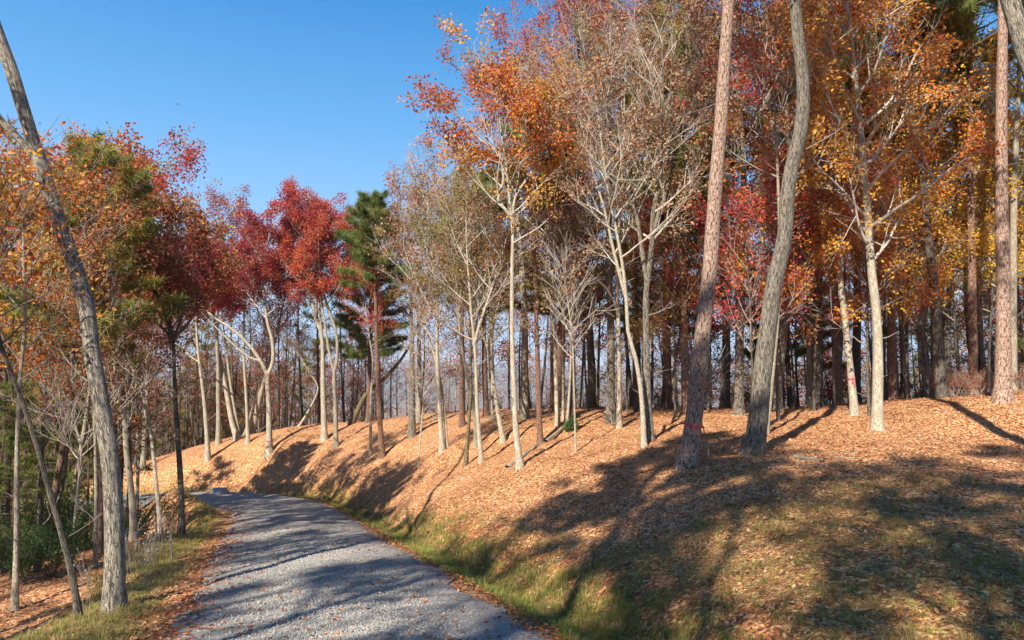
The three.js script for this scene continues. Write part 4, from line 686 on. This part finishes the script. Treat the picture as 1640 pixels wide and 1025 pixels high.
// ------------------------------------------------------------------ stones, wood on the ground, ribbons, bird
function lump(seed, rx, ry, rz) { const g = new THREE.IcosahedronGeometry(1, 4), p = g.attributes.position, v = V(); for (let k = 0; k < p.count; k++) { v.fromBufferAttribute(p, k); const n = 1 + 0.22 * n3(v.x * 1.2 + seed, v.y * 1.2, v.z * 1.2) + 0.08 * n3(v.x * 3.4, v.y * 3.4 + seed, v.z * 3.4); v.multiplyScalar(n); v.y = Math.min(v.y, 0.72 + 0.1 * n3(v.x, seed, v.z)); p.setXYZ(k, v.x * rx, v.y * ry, v.z * rz); } g.computeVertexNormals(); return g; }
const one = (name, geometry, material, label, category, at) => { const m = shade(new THREE.Mesh(geometry, material)); m.name = numbered(name); m.userData = { label, category }; if (at) m.position.copy(at); scene.add(m); return m; };
{
  const stone = new THREE.MeshStandardMaterial({ color: new THREE.Color().setRGB(0.36, 0.35, 0.33), roughness: 0.95, bumpMap: litterBump, bumpScale: 0.01 });
  const p = sight(352, 773, 40.2); one('boulder', lump(3, 0.5, 0.36, 0.42), stone, 'pale grey boulder at the outer edge of the road bend', 'boulder', onGround(p.x, p.z).add(V(0, 0.12, 0)));
  const lying = (list, r0, r1, name, label, kindOf, sub = []) => {
    const pts = list.map(([px, py, a, up = 0]) => { const q = sight(px, py, a); return onGround(q.x, q.z).add(V(0, r0 * 0.55 + up, 0)); }), base = pts[0].clone(), R = rng(list[0][0]), t = thing(name, label, kindOf, undefined, base);
    const c = new THREE.CatmullRomCurve3(pts.map((q) => q.clone().sub(base))).getSpacedPoints(14), b = new Buf(); b.tube(c, taper(15, r0, r1), 9, { rough: 0.24, seed: list[0][1] % 40, cap: true }); part(t, 'stem', b.geometry(true), bark.grey);
    for (const [s, len, dx, dy, dz] of sub) { const [q] = along(c, s), g = new Buf(), w = bend(R, q, V(dx, dy, dz).normalize(), len, 4, 0, 0.12); g.tube(w, taper(5, r1 * 0.9, r1 * 0.4), 6); part(t, 'branch', g.geometry(), bark.grey); }
  };
  lying([[812, 728, 21.9], [838, 718, 23], [868, 706, 25]], 0.075, 0.05, 'fallen_log', 'grey fallen log on leaves behind the lyre forked tree', 'log', [[0.6, 0.5, 0.5, 0.5, 0.3]]);
  lying([[874, 704, 25.4], [905, 691, 27.5]], 0.07, 0.05, 'fallen_log', 'second grey log piece leading to the pale pole cluster', 'log');
  lying([[1272, 738, 14.4], [1310, 740, 14.2], [1345, 734, 14.6], [1376, 736, 14.5]], 0.038, 0.018, 'fallen_branch', 'long bare fallen branch in the shade right of the thickest oak', 'branch', [[0.75, 0.5, 1, 0.15, -0.6], [0.4, 0.35, -0.5, 0.2, 0.8]]);
  lying([[966, 868, 11.6], [976, 855, 12], [990, 848, 12.3]], 0.016, 0.010, 'fallen_branch', 'short pale crooked stick on the shaded bank above the ditch', 'branch', [[0.5, 0.2, 0.8, 0.3, 0.2]]);
  lying([[1397, 803, 10.8], [1408, 811, 10.6], [1430, 813, 10.5]], 0.014, 0.009, 'fallen_branch', 'small curved stick on the shaded right slope', 'branch');
  lying([[920, 778, 17.6], [938, 775, 17.8], [958, 776, 17.8]], 0.018, 0.010, 'fallen_branch', 'thin stick at the shadow edge in the middle of the bank', 'branch');
  lying([[895, 905, 12.2], [915, 893, 12.4], [940, 880, 12.6]], 0.011, 0.007, 'fallen_branch', 'thin pale stick slanting on the bank beside the ditch', 'branch');
  lying([[88, 985, 11.8], [108, 972, 12], [124, 964, 12.2]], 0.016, 0.010, 'fallen_branch', 'thin stick lying left of the crooked tree foot', 'branch');
  const ribbon = (of, row, ahead, color, label, tail, wide) => {
    const { spine, rad, at } = stems.get(of), y = sight(820, row, ahead).y - at.y, s = (y - spine[0].y) / (spine[spine.length - 1].y - spine[0].y); let k = 0; while (k < spine.length - 1 && spine[k].y < y) k++;
    const c = spine[k - 1].clone().lerp(spine[k], (y - spine[k - 1].y) / (spine[k].y - spine[k - 1].y)), ax = spine[k].clone().sub(spine[k - 1]).normalize(), r = rad[k - 1] * 1.1 + 0.006;
    const t = thing('marker_ribbon', label, 'ribbon', undefined, at.clone().add(c)), mat = new THREE.MeshStandardMaterial({ color: new THREE.Color().setRGB(...color), roughness: 0.5, side: THREE.DoubleSide });
    const pts = []; for (let j = 0; j <= 40; j++) { const a = j / 40 * 6.2832; pts.push([Math.cos(a) * r, Math.sin(a * 2) * 0.006 + Math.sin(a) * 0.012, Math.sin(a) * r]); }
    const p = [], idx = []; pts.forEach(([x, yy, z], j) => { const w = wide * (0.8 + 0.3 * Math.sin(j * 1.3)); p.push(x, yy - w / 2, z, x * 1.01, yy + w / 2, z * 1.01); if (j) idx.push(2 * j - 2, 2 * j, 2 * j - 1, 2 * j, 2 * j + 1, 2 * j - 1); });
    const g = new THREE.BufferGeometry(); g.setAttribute('position', new THREE.Float32BufferAttribute(p, 3)); g.setIndex(idx); g.computeVertexNormals();
    part(t, 'band', g, mat).quaternion.setFromUnitVectors(UP, ax);
    const f = []; for (const sx of [-1, 1]) { const o = V(-0.3 * r, 0, r * 0.98 + 0.01), q = V(-0.3 * r + sx * 0.03, -tail * (0.8 + 0.2 * sx), r + 0.03), e = V(wide * 0.6, 0, 0); f.push([o, q, o.clone().add(e), 1], [o.clone().add(e), q, q.clone().add(e), 1]); }
    part(t, 'tail', faceGeometry(f), mat);
  };
  ribbon('leaning rough barked pine tied with a red ribbon', 681, 15, [0.55, 0.03, 0.06], 'red ribbon tied round the leaning rough barked pine', 0.12, 0.045);
  ribbon('mottled grey tree with a small pink ribbon leaning left', 607, 22, [0.5, 0.05, 0.09], 'pinkish red ribbon on the mottled tree near the right', 0.22, 0.05);
  ribbon('pale low forked tree with crimson crown above the bend', 706, 43.5, [0.6, 0.09, 0.12], 'small pink ribbon low on the pale forked tree', 0.1, 0.06);
  const bird = thing('bird', 'tiny dark bird flying high in the clear blue sky', 'bird', undefined, sight(285, 167, 60)), dark = new THREE.MeshStandardMaterial({ color: new THREE.Color().setRGB(0.03, 0.03, 0.035), roughness: 0.8, side: THREE.DoubleSide });
  const body = new Buf(); body.tube([V(-0.12, -0.05, 0), V(-0.09, -0.035, 0), V(-0.03, -0.01, 0), V(0.04, 0.02, 0), V(0.09, 0.035, 0), V(0.115, 0.04, 0)], [0.003, 0.014, 0.026, 0.024, 0.017, 0.004], 8); part(bird, 'body', body.geometry(), dark);
  for (const s of [-1, 1]) part(bird, 'wing', faceGeometry([[V(0.06, 0.025, 0), V(0.0, 0.06, s * 0.1), V(-0.04, 0.0, 0), 1], [V(0.06, 0.025, 0), V(0.03, 0.065, s * 0.1), V(0.0, 0.06, s * 0.1), 1], [V(0.03, 0.065, s * 0.1), V(-0.06, 0.04, s * 0.2), V(0.0, 0.06, s * 0.1), 1]]), dark);
  part(bird, 'tail', faceGeometry([[V(-0.1, -0.04, 0), V(-0.18, -0.07, 0.025), V(-0.18, -0.07, -0.025), 1]]), dark);
}
// ------------------------------------------------------------------ fallen leaves, grass, gravel
{
  const R = rng(2024), groundNormal = (x, z) => { const e = 0.12, h = ground(x, z); return V(h - ground(x + e, z), e, h - ground(x, z + e)).normalize(); };
  const tones = [[0.45, 0.26, 0.12], [0.40, 0.21, 0.09], [0.32, 0.145, 0.058], [0.50, 0.32, 0.175], [0.25, 0.10, 0.042], [0.42, 0.24, 0.115], [0.19, 0.08, 0.04], [0.33, 0.12, 0.045]];
  const spill = [new Copies(), new Copies(), new Copies(), new Copies()], pieces = [oakLeaf(1), oakLeaf(2), oakLeaf(3), oakLeaf(4)], qa = new THREE.Quaternion(), qb = new THREE.Quaternion();
  const lay = (x, z, onRoad, y) => {
    const n = groundNormal(x, z), c = tones[(R() * tones.length) | 0], j = 0.8 + R() * 0.45, s = (0.042 + R() * 0.05);
    qa.setFromUnitVectors(UP, n); qb.setFromEuler(E.set(gauss(R) * 0.35, R() * 6.28, gauss(R) * 0.35)); qa.multiply(qb);
    spill[(R() * 4) | 0].add(V(x, y + 0.006 + R() * 0.022, z), qa, s, onRoad ? [c[0] * j * 0.85, c[1] * j * 0.62, c[2] * j * 0.6] : [c[0] * j, c[1] * j, c[2] * j]);
  };
  for (const [a0, a1, per] of [[4.5, 12, 420], [12, 22, 200], [22, 34, 80], [34, 50, 30]]) {
    const w0 = -0.86, w1 = 0.9, area = (a1 * a1 - a0 * a0) / 2 * (w1 - w0), n = Math.round(area * per);
    for (let k = 0; k < n; k++) {
      const a = Math.sqrt(a0 * a0 + R() * (a1 * a1 - a0 * a0)), x = (w0 + R() * (w1 - w0)) * a, z = -a, [g, cl, lat] = zones(x, z), u = Math.abs(lat);
      if (u < 2.25) { // on the gravel: thick on the left edge, thin in the middle
        const p = 0.035 + 0.05 * sstep(0.1, 0.6, n2(x * 0.8, z * 0.8)) + (lat < 0 ? 0.75 * sstep(1.35, 2.2, u + 0.35 * n2(x * 0.6, z * 0.6)) : 0.45 * sstep(1.75, 2.2, u + 0.2 * n2(x, z)));
        if (R() < p) { const [, y] = roadAt(x, z), f = lat / 2.12; lay(x, z, true, y + 0.05 * (1 - f * f) - 0.01); }
        continue;
      }
      let p = (1 - 0.72 * g) * (1 - 0.7 * cl) * (0.62 + 0.38 * n2(x * 0.4 + 5, z * 0.4)); if (lat > 3) p *= 0.42 + 0.58 * sstep(8, 15, a + 2.5 * n2(x * 0.25, z * 0.25 + 30)); if (lat < 0 && u < 2.8) p = 0.8; if (lat > 0 && u < 2.5) p = 0.7;
      if (R() < p) lay(x, z, false, ground(x, z));
    }
  }
  spill.forEach((s, k) => { const o = s.mesh(k ? 'fallen_leaves_00' + k : 'fallen_leaves', pieces[k], dryLeafMat, scene); o.userData = { kind: 'stuff', label: 'dry brown and orange fallen leaves scattered over the ground', category: 'fallen leaves' }; });
  // grass: fresh in the ditch, yellowing on the verges, thin on the near bank
  const fresh = new Copies(), dry = new Copies();
  for (const [a0, a1, per] of [[4.5, 12, 260], [12, 22, 120], [22, 40, 46]]) {
    const w0 = -0.86, w1 = 0.9, n = Math.round((a1 * a1 - a0 * a0) / 2 * (w1 - w0) * per);
    for (let k = 0; k < n; k++) {
      const a = Math.sqrt(a0 * a0 + R() * (a1 * a1 - a0 * a0)), x = (w0 + R() * (w1 - w0)) * a, z = -a, [lat0] = roadAt(x, z); if (Math.abs(lat0) < 2.1 || Math.abs(lat0) > 13) continue;
      const [g, , lat] = zones(x, z), patch = 0.5 + 0.5 * fbm(x * 0.7 + 20, z * 0.7); if (R() > g * (0.35 + 0.9 * patch)) continue;
      const ditch = lat > 0 && lat < 3.7, green = R() < (ditch ? 0.8 : lat > 0 ? 0.26 : 0.4) * (0.6 + 0.6 * patch), j = 0.75 + R() * 0.5, size = (ditch ? 1.0 : lat < 0 ? 0.85 : 0.62) * (0.7 + R() * 0.6) * (a > 22 ? 1.25 : 1);
      qa.setFromEuler(E.set(gauss(R) * 0.15, R() * 6.28, gauss(R) * 0.15));
      (green ? fresh : dry).add(V(x, ground(x, z), z), qa, S3.set(size * (a > 12 ? 1.4 : 1), size, size * (a > 12 ? 1.4 : 1)).clone(), green ? [0.215 * j, 0.235 * j, 0.05 * j] : [0.34 * j, 0.25 * j, 0.095 * j]);
    }
  }
  for (const [c, name, tuft, label, cat] of [[fresh, 'grass', grassTuft(3, 9, 0.14, 0.004, 0.8), 'green grass growing along the ditch and road verges', 'grass'], [dry, 'dry_grass', grassTuft(4, 9, 0.14, 0.0035, 1.0), 'yellowed dry grass on the verges and the near bank', 'grass']]) c.mesh(name, tuft, bladeMat, scene).userData = { kind: 'stuff', label, category: cat };
  // loose stones on the near road
  const rocks = new Copies(), stoneMat = new THREE.MeshStandardMaterial({ roughness: 0.95 });
  for (let k = 0; k < 60000; k++) {
    const a = 5 + 17 * Math.pow(R(), 1.3), i = roadPts.findIndex((p) => -p.z > a), q = roadPts[i], s = roadSide[i], o = gauss(R) * 1.15; if (Math.abs(o) > 2.25) continue;
    const f = o / 2.12, v = 0.20 + R() * 0.17, w = R() < 0.15 ? 0.03 : 0, d = 0.006 + R() * R() * 0.014, t = R() * 0.14;
    rocks.add(V(q.x + s.x * o + gauss(R) * 0.06, q.y + 0.05 * Math.max(0, 1 - f * f) + d * 0.15 - 0.02 * Math.exp(-(((Math.abs(o) - 0.85) / 0.3) ** 2)), q.z + s.z * o + gauss(R) * 0.12), randQ(R), S3.set(d * (0.8 + R() * 0.6), d * (0.6 + R() * 0.4), d).clone(), [v + 0.02 + w, v + 0.008, v - 0.015 - w]);
  }
  const rg = new THREE.DodecahedronGeometry(1, 0); rocks.mesh('gravel', rg, stoneMat, scene).userData = { kind: 'stuff', label: 'loose grey crushed stones lying on the road', category: 'gravel' };
}
{ // look-alikes in the same gap are told apart by how near they stand
  const rank = ['nearest', 'second nearest', 'third nearest', 'fourth nearest', 'fifth nearest', 'sixth nearest', 'seventh nearest', 'eighth nearest', 'ninth nearest', 'tenth nearest', 'eleventh nearest', 'twelfth nearest'], same = new Map();
  for (const o of scene.children) if (o.userData.group) { const k = o.userData.label; same.set(k, [...(same.get(k) ?? []), o]); }
  for (const [label, list] of same) if (list.length > 1 && list.length <= rank.length) {
    list.sort((a, b) => a.position.distanceTo(EYE) - b.position.distanceTo(EYE));
    list.forEach((o, k) => { const t = rank[k] + ' ' + label; if (t.split(' ').length <= 16) o.userData.label = t; });
  }
}
renderer.render(scene, camera);
